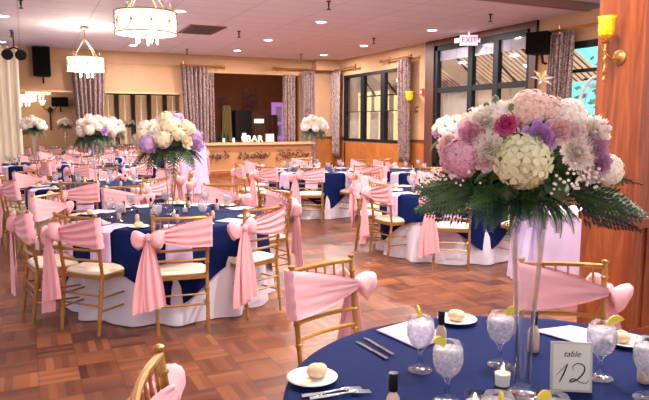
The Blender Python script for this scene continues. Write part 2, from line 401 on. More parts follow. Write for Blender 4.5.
# arched window by the column
root = bpy.data.objects.new('window_3', None); COL.objects.link(root); root['kind'] = 'structure'; root.location = (XR, 8.12, .9)
m = MB(); m.bb(-.03, .06, -.72, .73, 2.03, 2.15); m.bb(-.03, .06, .62, .73, 0, 2.1); m.bb(-.03, .06, -.72, .73, 1.6, 1.66)
m.build('window_frame', 'frame_black', root, smooth=False)
MB().bb(.03, .035, -.7, .7, 0, 2.1).build('pane', 'pane', root, smooth=False)
pts = [(.05, .42, -.1)] + [(.05, .42*math.cos(a), .9+.62*math.sin(a)) for a in [PI*i/14 for i in range(15)]] + [(.05, -.42, -.1)]
m = MB(); m.tube(pts, .035, 6); pts2 = [(.05, .3*math.cos(a), .9+.47*math.sin(a)) for a in [PI*i/12 for i in range(13)]]; m.tube(pts2, .015, 5)
m.tube([(.05, 0, -.1), (.05, 0, 1.5)], .015, 5)
m.build('arch_frame', 'porcelain', root)

# outside: awning over windows with brace bars, sheers, facade, trees
def awning(y0, y1, label, bars):
    t = thing('striped_awning', label, 'awning', (XR+.25, (y0+y1)/2, 2.5), 0, None)
    L2 = (y1-y0)/2
    m = MB(); m.add([(0, -L2, 1.0), (0, L2, 1.0), (1.7, L2, 0), (1.7, -L2, 0), (0, -L2, 1.02), (0, L2, 1.02), (1.7, L2, .02), (1.7, -L2, .02)],
                    [(0,1,2,3),(7,6,5,4),(0,4,5,1),(2,6,7,3),(0,3,7,4),(1,5,6,2)])
    m.build('canopy', 'awning', t, smooth=False)
    for y in bars:
        MB().tube([(.0, y-(y0+y1)/2+.5, .9), (.25, y-(y0+y1)/2-.5, -.1)], .025, 6).build('brace_bar', 'black_metal', t)
    MB().tube([(.3, -L2, -.08), (.3, L2, -.08)], .02, 6).build('rail', 'black_metal', t)
awning(9.6, 13.2, 'cream and brown striped awning outside the large dark framed window', (12.3, 11.1, 10.1))
awning(14.2, 17.8, 'striped awning seen through the small three pane window', (17.2, 16.0, 14.9))
awning(7.3, 8.9, 'striped awning above the arched window beside the wood column', (8.3,))
def drape_mesh(W, H, folds, amp, pinch=None, n=60, mrows=10, wfn=None):
    def f(u, v):
        z = H*(1-v); k = wfn(v) if wfn else 1; off = 0
        if isinstance(k, tuple): k, off = k
        x = (u-.5)*W*k+off; y = amp*math.sin(u*folds*2*PI) + amp*.4*math.sin(u*folds*4.7+v*2)
        return (x, y, z)
    return MB().grid(f, n, mrows)
for i, (y0, y1) in enumerate(((9.85, 10.5), (10.72, 11.48), (11.65, 12.8))):
    o = drape_mesh(y1-y0, 1.8, 8, .02).build('sheer_curtain', 'sheer'); o.location = (XR+.14, (y0+y1)/2, .55); o.rotation_euler = (0, 0, PI/2)
    tag(o, ['pinkish sheer curtain in the lower pane nearest the wall speaker', 'pinkish sheer curtain in the middle lower pane of the large window', 'pinkish sheer curtain in the far lower pane below the exit sign'][i], 'curtain', 'sheer curtains of the large window')
for i, (y0, y1) in enumerate(((17.1, 17.7), (15.9, 16.4), (15.3, 15.6))):
    o = drape_mesh(y1-y0, .85, 5, .02).build('sheer_curtain', 'sheer'); o.location = (XR+.14, (y0+y1)/2, 1.1); o.rotation_euler = (0, 0, PI/2)
    tag(o, ['white cafe curtain in the far left pane of the small window', 'white cafe curtain in the middle pane of the small window', 'narrow white cafe curtain beside the right post of the small window'][i], 'curtain', 'cafe curtains of the small window')
t = thing('neighbouring_building', 'pale yellow lit building front seen through the three pane window', 'building', (XR+3, 16, 0))
MB().bb(0, .3, -3, 12, 0, 6).build('wall', 'facade', t, smooth=False)
for y in (2.7, 4.1, 5.4): MB().bb(-.04, .02, y, y+1.0, .9, 2.8).build('window', 'lit_yellow', t, smooth=False)  # glowing panels stand in for lights reflected in the panes
MB().bb(-.3, -.1, 2.1, 2.5, 0, 3.5).build('column', 'sky_teal', t, smooth=False, )
m = MB()
for i in range(420):
    c = Vector((random.gauss(0, .5), random.gauss(0, 1.2), random.uniform(.6, 3.2))); a = random.uniform(0, 6.3); r = random.uniform(.08, .16)
    R = Matrix.Rotation(a, 3, 'Z') @ Matrix.Rotation(random.uniform(0, 2), 3, 'X')
    m.add([c+R @ Vector(p) for p in ((-r, 0, 0), (0, r*.5, 0), (r, 0, 0), (0, -r*.5, 0))], [(0, 1, 2, 3)])
t = thing('tree', 'teal green leafy tree seen through the arched window', 'tree', (XR+3.2, 9.6, 0))
m.build('foliage', 'tree_leaf', t, smooth=False); MB().tube([(0, 0, 0), (.1, 0, 2)], [.12, .06]).build('trunk', 'trim_dark', t)
o = MB().bb(XR+5.5, XR+5.6, 4, 20, 0, 6).build('fence', 'sky_teal', smooth=False); tag(o, 'pale teal screen wall behind the tree outside', 'wall')

# ------------------------------------------------------------------ wood column on the right
t = thing('wood_column', 'reddish oak panelled column at the right edge of the view', 'column', (3.74, 2.97, 0))
MB().bb(0, .9, 0, .375, 0, HC+.12).build('shaft', 'oak', t, smooth=False)
MB().bb(-.012, .0, 0, .06, 0, HC+.12).build('corner_board', 'oak_dark', t, smooth=False)
MB().bb(-.012, .9, -.03, 0, .0, .16).build('base_board', 'oak_dark', t, smooth=False)
MB().bb(-.02, .9, -.05, .46, .88, .94).build('chair_rail', 'oak_dark', t, smooth=False); MB().bb(-.005, .88, -.005, .44, 0, .88).build('plinth', 'oak', t, smooth=False)
MB().bb(-.012, .07, -.02, 0, 0, HC+.12).build('corner_board', 'oak', t, smooth=False)
m = MB(); m.bb(.12, .9, -.02, -.006, .16, .88); m.build('lower_panel', 'oak_dark', t, smooth=False)

# sconce with amber glass (prototype builder)
def sconce(label, loc, rz, k=1.0):
    t = thing('wall_sconce', label, 'wall lamp', loc, rz)     # local -Y is away from the wall
    m = MB(); m.lathe([(0, 0), (.05*k, 0), (.055*k, .008), (.04*k, .014), (.03*k, .02), (.02*k, .035), (0, .035)], n=20)
    for i, v in enumerate(m.v): m.v[i] = (v[0], -v[2], v[1])
    m.build('back_plate', 'brass', t)
    MB().tube([(0, -.02, 0), (0, -.07*k, -.02*k), (0, -.15*k, .02*k), (0, -.15*k, .09*k)], .007*k, 8).build('arm', 'brass', t)
    pts = [(0, -.15*k + .006*math.sin(i*1.1), .1*k-.3*k*i/24) for i in range(25)]
    MB().tube(pts, [.008*k*(1+.4*math.sin(i*1.6)) for i in range(25)], 7).build('twisted_stem', 'brass', t)
    MB().lathe([(0, 0), (.02*k, 0), (.028*k, .012*k), (.01*k, .02*k), (.024*k, .035*k)], (0, -.15*k, .09*k), 12).build('cup', 'brass', t)
    MB().lathe([(.015*k, 0), (.045*k, .02*k), (.055*k, .06*k), (.052*k, .12*k), (.06*k, .15*k)], (0, -.15*k, .13*k), 20, fn=lambda a, i: 1+.05*math.sin(a*7+i), cap=False).build('glass_shade', 'amber', t, solid=.003)
    return t
sconce('brass wall sconce with crinkled yellow glass shade on the oak column', (3.74, 3.155, 2.04), -PI/2, .95)
sconce('small sconce with yellow glass on the tan wall between the windows', (XR, 13.72, 1.95), -PI/2, 1.6)

# fire alarm, exit sign, speakers
t = thing('fire_alarm', 'small red fire alarm on the tan wall beside the dark post', 'alarm', (XR-.001, 13.47, 2.3)); MB().bb(-.05, 0, -.05, .05, -.01, .15).build('box', 'red', t, smooth=False); MB().bb(-.06, -.05, -.03, .03, .04, .1).build('lens', 'porcelain', t, smooth=False)
def text_mesh(s, size, ex, m, name, parent, loc, rot, shear=0, align='CENTER'):
    c = bpy.data.curves.new(name, 'FONT'); c.body = s; c.size = size; c.extrude = ex; c.align_x = align; c.align_y = 'CENTER'; c.shear = shear
    o = bpy.data.objects.new(name, c); COL.objects.link(o); dg = bpy.context.evaluated_depsgraph_get()
    me = bpy.data.meshes.new_from_object(o.evaluated_get(dg)); bpy.data.objects.remove(o)
    me.materials.clear(); me.materials.append(MATS[m]); o = bpy.data.objects.new(name, me); COL.objects.link(o); o.parent = parent; o.location = loc; o.rotation_euler = rot
    return o
t = thing('exit_sign', 'white exit sign with red letters above the large dark window', 'exit sign', (8.85, 11.4, 3.26), -.45)
MB().bb(-.19, .19, -.03, .03, .02, .24).build('housing', 'exit_white', t, smooth=False)
text_mesh('EXIT', .165, .004, 'exit_red', 'letters', t, (0, -.035, .13), (PI/2, 0, 0))
for s_ in (-1, 1):
    MB().box((s_*.26, 0, .12), (.08, .08, .09)).build('lamp_head', 'exit_white', t, smooth=False)
    MB().bb(*(sorted((s_*.19, s_*.22))), -.015, .015, .1, .14).build('lamp_neck', 'exit_white', t, smooth=False)
MB().bb(-.02, .02, -.02, .02, .24, .31).build('mount', 'exit_white', t, smooth=False)
def speaker(label, loc, rz, w_, h_, d_, tilt=0, bar=False):
    t = thing('loudspeaker', label, 'speaker', loc, rz); t.rotation_euler[0] = tilt
    m = MB(); m.add([(-w_/2, -d_/2, -h_/2), (w_/2, -d_/2, -h_/2), (w_*.36, d_/2, -h_/2), (-w_*.36, d_/2, -h_/2), (-w_/2, -d_/2, h_/2), (w_/2, -d_/2, h_/2), (w_*.36, d_/2, h_/2), (-w_*.36, d_/2, h_/2)], [(0,3,2,1),(4,5,6,7),(0,1,5,4),(1,2,6,5),(2,3,7,6),(3,0,4,7)])
    m.build('cabinet', 'speaker_black', t, smooth=False)
    MB().bb(-w_*.45, w_*.45, -d_/2-.01, -d_/2, -h_*.45, h_*.45).build('grille', 'grille', t, smooth=False)
    MB().tube([(0, d_*.3, -h_/2), (0, d_*.5, -h_/2-.15), (0, d_/2+.12, -h_/2-.15)], .025, 6).build('bracket', 'black_metal', t)
speaker('tall black loudspeaker on the back wall left of the patterned curtain', (.50, YB-.32, 3.17), -.1, .42, .74, .35)
speaker('small black loudspeaker on the rear annex wall', (1.08, YA-.3, 2.28), -.1, .5, .3, .3)
speaker('black loudspeaker on the right wall between large window and curtain', (XR-.32, 9.17, 3.07), -PI/2+.35, .42, .40, .3)

# ------------------------------------------------------------------ curtains and rods
def rod(label, p0, p1, y_is_wall=True):
    t = thing('curtain_rod', label, 'curtain rod', p0); d = Vector(p1)-Vector(p0)
    MB().tube([(0, 0, 0), d], .025, 8).build('pole', 'brass', t)
    for q in (Vector((0, 0, 0)), d):
        MB().ball(q, .05, 8, 6).build('finial', 'brass', t)
    n = d.normalized(); 
    for s_ in (.15, .85):
        q = d*s_; off = Vector((0, .14, 0)) if abs(n.x) > .5 else Vector((.14, 0, 0))
        m = MB(); m.tube([q, q+off], .015, 6); m.tube([q+off*.9+Vector((0,0,-.1)), q+off*.9+Vector((0,0,.1))], .02, 6); m.build('bracket', 'brass', t)
def curtain(label, loc, rz, W, H, folds, amp, wfn, m='damask', n=90, cat='curtain', name='curtain', group=None):
    o = drape_mesh(W, H, folds, amp, None, n, 16, wfn).build(name, m, solid=.01); o.location = loc; o.rotation_euler = (0, 0, rz)
    return tag(o, label, cat, group)
curtain('white floor length drape at the far left edge', (-.83, 17.3, 0), 0, 1.55, 3.45, 9, .05, lambda v: 1, 'drape_white')
curtain('patterned curtain narrowing downwards in front of the annex opening', (1.62, YB-.2, .05), 0, .9, 3.15, 7, .05, lambda v: 1-.45*v if v < .45 else .8-.1*(v-.45))
curtain('patterned curtain gathered in folds at the left jamb of the bar opening', (4.5, YB-.22, .05), 0, .8, 3.18, 7, .05, lambda v: (1-.25*v, .05*v))
curtain('inner patterned curtain edging the left side of the bar counter', (4.98, YB+.05, 1.0), 0, .3, 2.1, 3, .04, lambda v: 1)
curtain('patterned curtain hanging inside the right side of the bar opening', (7.5, YB+.0, 1.0), 0, .4, 2.1, 4, .04, lambda v: 1)
curtain('patterned curtain on the wall right of the bar opening', (8.06, YB-.22, .05), 0, .42, 3.15, 5, .05, lambda v: 1)
curtain('long patterned curtain at the left side of the small window', (XR-.17, 18.05, .55), PI/2, .62, 2.66, 5, .04, lambda v: (1-.15*v, 0))
curtain('long patterned curtain at the right side of the small window', (XR-.17, 14.1, .58), PI/2, .6, 2.66, 5, .05, lambda v: (1-.1*v, -.05*v))
curtain('patterned curtain swept aside beside the arched window', (XR-.17, 8.78, .3), PI/2, .62, 2.92, 7, .05, lambda v: (1-.25*v, .1*v))
rod('brass curtain rod over the left jamb of the bar opening', (4.02, YB-.2, 3.25), (5.4, YB-.2, 3.25))
rod('brass curtain rod right of the bar opening', (6.9, YB-.2, 3.26), (8.3, YB-.2, 3.26))
rod('brass curtain rod left of the small window', (XR-.17, 18.38, 3.26), (XR-.17, 16.8, 3.26))
rod('brass curtain rod at the right end of the small window', (XR-.17, 15.3, 3.28), (XR-.17, 13.8, 3.28))
rod('wooden curtain rod above the arched window', (XR-.17, 9.3, 3.28), (XR-.17, 7.2, 3.28))

# ------------------------------------------------------------------ bar
t = thing('bar_counter', 'tan bar counter with pale top at the back of the hall', 'bar counter', (6.0, 18.17, 0))
MB().bb(-1.78, 2.1, -.05, .25, 0, .96).build('front_panel', 'counter_front', t, smooth=False)
MB().bb(-1.85, 2.15, -.15, .30, .96, 1.03).build('counter_top', 'counter_top', t, smooth=False)
MB().bb(-1.8, 2.12, -.09, -.05, 0, .14).build('kick_board', 'oak', t, smooth=False)
MB().bb(-1.8, 2.12, -.07, -.05, .2, .23).build('moulding', 'counter_top', t, smooth=False)
def garland(x0, x1, label):
    t = thing('leaf_garland', label, 'garland', ((x0+x1)/2, 18.1, .62)); W = x1-x0; m = MB(); st = MB()
    st.tube([(-W/2+W*i/12, 0, .05*math.sin(i*1.3)) for i in range(13)], .008, 5)
    for i in range(int(W*70)):
        c = Vector((random.uniform(-W/2, W/2), -.01-random.random()*.03, random.gauss(.02, .07))); r = random.uniform(.03, .055)
        R = Matrix.Rotation(random.uniform(0, 6.3), 3, 'Y')
        m.add([c+R @ Vector(p) for p in ((-r, 0, 0), (0, -.01, r*.45), (r, 0, 0), (0, -.01, -r*.45))], [(0, 1, 2, 3)])
    for i in range(int(W*4)):
        x = random.uniform(-W/2, W/2); st.tube([(x, 0, 0), (x+random.uniform(-.08, .08), 0, -.2)], .006, 4)
    m.build('leaves', 'trim_dark', t, smooth=False); st.build('stem', 'trim_dark', t)
garland(4.25, 5.45, 'dark leaf garland on the left half of the bar front')
garland(5.7, 6.7, 'dark leaf garland on the middle of the bar front')
garland(6.9, 8.0, 'dark leaf garland on the right part of the bar front')
t = thing('marquee_letters', 'white lit letters spelling BAR on the counter', 'sign', (6.25, 18.2, 1.03))
for i, ch in enumerate('BAR'): text_mesh(ch, .27, .03, 'marquee', 'letter', t, ((i-1)*.185, 0, .1), (PI/2, 0, 0))
t = thing('bar_menu_sign', 'white framed menu card standing right of the BAR letters', 'sign', (6.74, 18.2, 1.03), .1)
MB().bb(-.15, .15, -.01, .01, 0, .26).build('frame', 'frame_brown', t, smooth=False); MB().bb(-.135, .135, -.014, -.01, .015, .245).build('card', 'card', t, smooth=False)
for i, x in enumerate((5.93, 5.6, 5.3)):
    t = thing('candle_vase', ['white ribbed vase on the counter beside the letter B', 'short white candle bowl in the middle of the bar counter', 'short white candle bowl at the left of the bar counter'][i], 'vase', (x, 18.2, 1.03))
    k = 1 if i == 0 else .5
    MB().lathe([(.04*k, 0), (.08*k, .05*k), (.09*k, .15*k), (.06*k, .25*k), (.07*k, .28*k), (.05*k, .27*k)], n=14).build('bowl', 'porcelain', t)
def picture(label, x, z, w_, h_, y=21.8):
    t = thing('framed_picture', label, 'picture', (x, y, z)); MB().bb(-w_/2, w_/2, -.04, 0, -h_/2, h_/2).build('frame', 'trim_dark', t, smooth=False)
    MB().bb(-w_*.4, w_*.4, -.05, -.04, -h_*.42, h_*.42).build('canvas', 'picture', t, smooth=False)
picture('small dark framed picture on the brown bar room wall', 6.36, 2.36, .3, .38)
picture('large dark red framed picture on the brown bar room wall', 7.35, 2.45, .55, .85)
t = thing('back_bar_cabinet', 'black cabinet with dark shelves behind the bar', 'cabinet', (7.35, 21.55, 0))
MB().bb(-.7, -.1, -.2, .2, 0, 2.05).build('tall_unit', 'black', t, smooth=False); MB().bb(-.1, .85, -.2, .2, 0, 1.9).build('shelf_unit', 'trim_dark', t, smooth=False)
for i in range(5): MB().bb(.0+i*.16, .04+i*.16, -.23, -.2, 1.0, 1.8).build('divider', 'frame_brown', t, smooth=False)
t = thing('lit_notice', 'small bright lit notice on the shelf unit behind the bar', 'sign', (7.5, 21.32, 1.68)); MB().bb(-.17, .17, -.02, .01, -.07, .07).build('panel', 'sign_lit', t, smooth=False)
curtain('olive cream cloth hanging behind the bar left of the black cabinet', (6.3, 21.2, 0), 0, .45, 2.2, 3, .03, lambda v: .6+.4*v, 'olive_cloth', name='hanging_cloth', cat='cloth')
curtain('narrow pale cloth hanging at the far left behind the bar', (5.38, 21.15, 0), 0, .22, 2.1, 2, .03, lambda v: 1, 'drape_white', name='hanging_cloth', cat='cloth')
curtain('narrow brown cloth hanging between the pale cloths behind the bar', (5.7, 21.15, 0), 0, .16, 2.1, 2, .03, lambda v: 1, 'counter_front', name='hanging_cloth', cat='cloth')
t = thing('bar_lamp', 'tiny glowing lamp between cloths behind the bar', 'lamp', (5.55, 20.7, 2.02)); MB().ball((0, 0, 0), .035).build('bulb', 'flame', t); MB().tube([(0, 0, .03), (0, 0, 1.35)], .006, 4).build('cord', 'black', t)
for lx, nm in ((5.7, 'left'), (7.6, 'right')):  # lamps out of view, added to brighten the bar room
    t = thing('bar_ceiling_lamp', 'shaded ceiling lamp on the %s side of the bar room' % nm, 'ceiling light', (lx, 20.2, 3.4)); MB().lathe([(.12, 0), (.14, -.06), (.1, -.07)], n=16).build('shade', 'frame_brown', t)
    ld = bpy.data.lights.new('bar_light', 'POINT'); ld.energy = 16; ld.color = (1, .62, .38); ld.shadow_soft_size = .08
    lo = bpy.data.objects.new('bar_light', ld); COL.objects.link(lo); lo.parent = t; lo.location = (0, 0, -.2)
for i in range(9):
    t = thing('liquor_bottle', '%s dark bottle on the back counter behind the bar' % ('first', 'second', 'third', 'fourth', 'fifth', 'sixth', 'seventh', 'eighth', 'ninth')[i]+' from the left', 'bottle', (5.25+i*.11, 20.6, 1.0), 0, 'bottles on the back counter')
    MB().lathe([(.035, 0), (.037, .18), (.015, .23), (.014, .3)], n=8).build('body', 'black' if i % 2 else 'leaf_dark', t)
t = thing('back_counter', 'low dark counter carrying bottles behind the bar', 'counter', (5.9, 20.7, 0)); MB().bb(-.85, 1.3, -.25, .25, 0, .96).build('body', 'black', t, smooth=False); MB().bb(-.87, 1.32, -.27, .27, .96, 1.0).build('top', 'trim_dark', t, smooth=False)
root = MB().bb(8.15, 8.9, 21.7, 21.8, 0, 2.35).build('door_1', 'purple_door', smooth=False); root['kind'] = 'structure'  # purple light is put into the panel's colour as glow
m = MB(); 
for z0, z1 in ((.3, 1.0), (1.15, 1.55), (1.65, 2.2)): m.bb(8.27, 8.49, 21.68, 21.7, z0, z1); m.bb(8.57, 8.79, 21.68, 21.7, z0, z1)
m.build('door_panels', 'lav_tulle', smooth=False).parent = root

# ------------------------------------------------------------------ mirrored room fittings, standing in for reflections
for i in range(5):
    x0 = 2.58+i*.535+.15
    root = bpy.data.objects.new('window_%d' % (i+4), None); COL.objects.link(root); root['kind'] = 'structure'; root.location = (x0-.15, YA, 0)
    m = MB(); W = .38
    m.bb(-W/2-.06, -W/2, -.05, 0, .8, 2.62); m.bb(W/2, W/2+.06, -.05, 0, .8, 2.62); m.bb(-W/2-.06, W/2+.06, -.05, 0, 2.55, 2.62); m.bb(-W/2-.06, W/2+.06, -.05, 0, .8, .86)
    m.build('window_frame', 'frame_brown', root, smooth=False)
    MB().bb(-W/2, W/2, -.01, 0, .86, 2.55).build('pane', 'sheer_lit', root, smooth=False)
    for sx_ in (-1, 1):
        q = drape_mesh(.19, 1.65, 4, .02, None, 30, 6, lambda v: 1-.3*math.sin(v*PI*.6)).build('sheer_curtain', 'sheer', root); q.location = (sx_*.1, -.05, .88)

# chandeliers
def chandelier(label, loc, R=.38, h=.27, top=HC, detail=True):
    t = thing('drum_chandelier', label, 'chandelier', (loc[0], loc[1], loc[2]-.02))   # origin at the drum centre
    n = 40
    MB().lathe([(R, -h/2), (R*1.015, 0), (R, h/2)], n=n, cap=False).build('drum_shade', 'drum', t)
    MB().lathe([(0, -h/2+.01), (R*.99, -h/2+.005)], n=n, cap=False).build('diffuser', 'drum', t)
    m = MB()
    for z in (-h/2, h/2): m.tube([((R+.012)*math.cos(a), (R+.012)*math.sin(a), z) for a in [2*PI*i/48 for i in range(49)]], .008, 5)
    m.build('rim', 'bronze', t)
    if detail:
        m = MB()
        for k in range(10):
            a0 = 2*PI*k/10
            m.tube([((R+.016)*math.cos(a0+.3*math.cos(q)*.98), (R+.016)*math.sin(a0+.3*math.cos(q)*.98), h*.43*math.sin(q)) for q in [2*PI*i/20 for i in range(21)]], .004, 4)
            a1 = a0+PI/10; m.ball(((R+.02)*math.cos(a1), (R+.02)*math.sin(a1), 0), .014, 6, 5)
        m.build('ring_fretwork', 'bronze', t)
    zt = top-loc[2]
    for k in range(4):
        a = PI/4+k*PI/2
        pts = [(R*math.cos(a), R*math.sin(a), h/2), (R*.8*math.cos(a), R*.8*math.sin(a), h/2+.02), (R*.55*math.cos(a), R*.55*math.sin(a), h/2+.16), (.06*math.cos(a), .06*math.sin(a), h/2+.32), (.02*math.cos(a), .02*math.sin(a), h/2+.38)]
        m = MB(); m.tube(pts, .012, 6); m.tube([(R*math.cos(a), R*math.sin(a), h/2), (R*1.03*math.cos(a), R*1.03*math.sin(a), h/2+.06), (R*.97*math.cos(a), R*.97*math.sin(a), h/2+.09)], .008, 5)
        m.build('scroll_arm', 'bronze', t)
    if zt > .5:
        MB().tube([(0, 0, h/2+.3), (0, 0, zt-.05)], .011, 6).build('stem', 'bronze', t)
        MB().lathe([(.02, -.09), (.03, -.06), (.09, -.03), (.1, 0)], (0, 0, zt), 16).build('canopy', 'bronze', t)
    for k in range(5 if detail else 3):
        a = 2*PI*k/5; r = R*.36
        MB().lathe([(.0, -.13), (.014, -.11), (.010, -.05), (.012, 0)], (r*math.cos(a), r*math.sin(a), -h/2), 8).build('crystal_drop', 'lamp_disc', t)
    if detail:
        MB().lathe([(0, -.06), (.03, -.04), (.02, -.01), (.05, 0)], (0, 0, -h/2), 10).build('finial', 'bronze', t)
    ld = bpy.data.lights.new('chandelier_light', 'POINT'); ld.energy = CH_W if detail else CH_W*.2; ld.color = (1, .88, .74); ld.shadow_soft_size = .2
    for dz in (h/2+.2, -h/2-.22):
        lo = bpy.data.objects.new('chandelier_light', ld); COL.objects.link(lo); lo.parent = t; lo.location = (0, 0, dz)
    return t
chandelier('large drum chandelier with ring fretwork hanging nearest the camera', (1.5, 8.62, 2.90))
chandelier('drum chandelier out of view above the near navy table', (1.5, 3.1, 2.92))
chandelier('second drum chandelier on a stem in front of the far curtain', (1.21, 14.1, 2.82), .36, .28)
chandelier('brightest small drum chandelier inside the rear annex', (.42, 20.6, 2.56), .34, .2, 2.9, False)
chandelier('lower drum chandelier in the annex beside the white drape', (.05, 21.6, 2.38), .34, .22, 2.9, False)
# double sconce of the mirrored room
t = thing('annex_sconce', 'two armed lit sconce with dark stem on the annex wall', 'wall lamp', (.78, YA, 2.02))
MB().tube([(0, -.1, .1), (0, -.1, -.65)], .03, 6).build('stem', 'black_metal', t); MB().ball((0, -.08, 0), .09, 8, 6).build('hub', 'black_metal', t)
for s_ in (-1, 1): MB().tube([(0, -.1, 0), (s_*.15, -.2, .02), (s_*.22, -.2, .15)], .015, 5).build('arm', 'black_metal', t); MB().lathe([(.04, 0), (.1, .12), (.12, .16)], (s_*.22, -.2, .15), 10, cap=False).build('shade', 'drum', t)

# ceiling fittings
n = 0
for gy, rowname in ((16.9, 'far'), (14.5, 'fourth'), (11.5, 'middle'), (6.0, 'near'), (2.6, 'nearest')):  # nearest row is out of view, added to light the near table
    for gx, c in ((2.6, 'left'), (5.35, 'centre'), (7.95, 'right')):
        if gy == 14.5 and c == 'left': continue
        t = thing('recessed_downlight', 'round recessed downlight, %s column of the %s row of the ceiling grid' % (c, rowname), 'ceiling light', (gx, gy, HC if gy > 8.4 else HC+.12), 0, 'recessed downlights')
        MB().lathe([(.13, 0), (.13, -.012), (.1, -.016), (.095, -.004)], n=24, cap=False).build('trim_ring', 'lamp_trim', t)
        MB().lathe([(0, -.006), (.096, -.006)], n=24, cap=False).build('lamp', 'lamp_disc', t)
        ld = bpy.data.lights.new('downlight', 'AREA'); ld.shape = 'DISK'; ld.size = .18; ld.energy = LAMP_W; ld.color = (1, .90, .84)
        lo = bpy.data.objects.new('downlight', ld); COL.objects.link(lo); lo.parent = t; lo.location = (0, 0, -.03)
for gx, gy, s_ in ((-.25, 13.4, 'above the white drape'), (-.4, 17.6, 'far left beside the white drape')):
    t = thing('recessed_downlight', 'round recessed downlight at the left edge %s' % s_, 'ceiling light', (gx, gy, HC), 0, 'recessed downlights')
    MB().lathe([(.13, 0), (.13, -.012), (.1, -.016), (.095, -.004)], n=24, cap=False).build('trim_ring', 'lamp_trim', t); MB().lathe([(0, -.006), (.096, -.006)], n=24, cap=False).build('lamp', 'lamp_disc', t)
for (x, y), s_ in {(4.04, 17.19): 'nearest the left bar curtain', (4.29, 13.42): 'just right of the air vent', (7.28, 17.02): 'near the right bar curtain', (4.59, 9.57): 'at the top centre of the view', (7.48, 13.16): 'in front of the small window', (7.79, 9.42): 'in front of the large window', (-.15, 15.4): 'beside the white drape', (.05, 11.6): 'at the left above the drape'}.items():
    t = thing('ceiling_sprinkler', 'small dark ceiling sprinkler head %s' % s_, 'sprinkler', (x, y, HC), 0, 'ceiling sprinklers')
    MB().lathe([(.045, 0), (.04, -.012), (.015, -.02), (.015, -.09)], n=10).build('body', 'black_metal', t); MB().lathe([(.0, -.14), (.035, -.14), (.035, -.125), (.01, -.12), (.012, -.09)], n=10).build('deflector', 'black_metal', t)
t = thing('air_vent', 'square grey louvred air vent in the ceiling', 'vent', (3.5, 13.55, HC))
MB().bb(-.38, .38, -.62, .62, -.02, 0).build('frame', 'vent', t, smooth=False)
for i in range(3): MB().bb(-.3+i*.03, .3-i*.03, -.53+i*.05, .53-i*.05, -.03-i*.006, -.021-i*.006).build('louvre', 'vent_dark' if i % 2 == 0 else 'vent', t, smooth=False)
t = thing('stage_light', 'black two-can stage light hanging beside the white drape', 'stage light', (-.12, 15.6, 3.12))
MB().tube([(0, 0, .45), (0, 0, .1)], .015, 6).build('hanger', 'black_metal', t)
for s_ in (-1, 1): MB().tube([(s_*.13, .1, .04), (s_*.13, -.16, -.06)], [.07, .12], 12).build('can', 'black_metal', t); 
MB().tube([(-.24, 0, 0), (0, 0, .12), (.24, 0, 0)], .02, 6).build('yoke', 'black_metal', t)

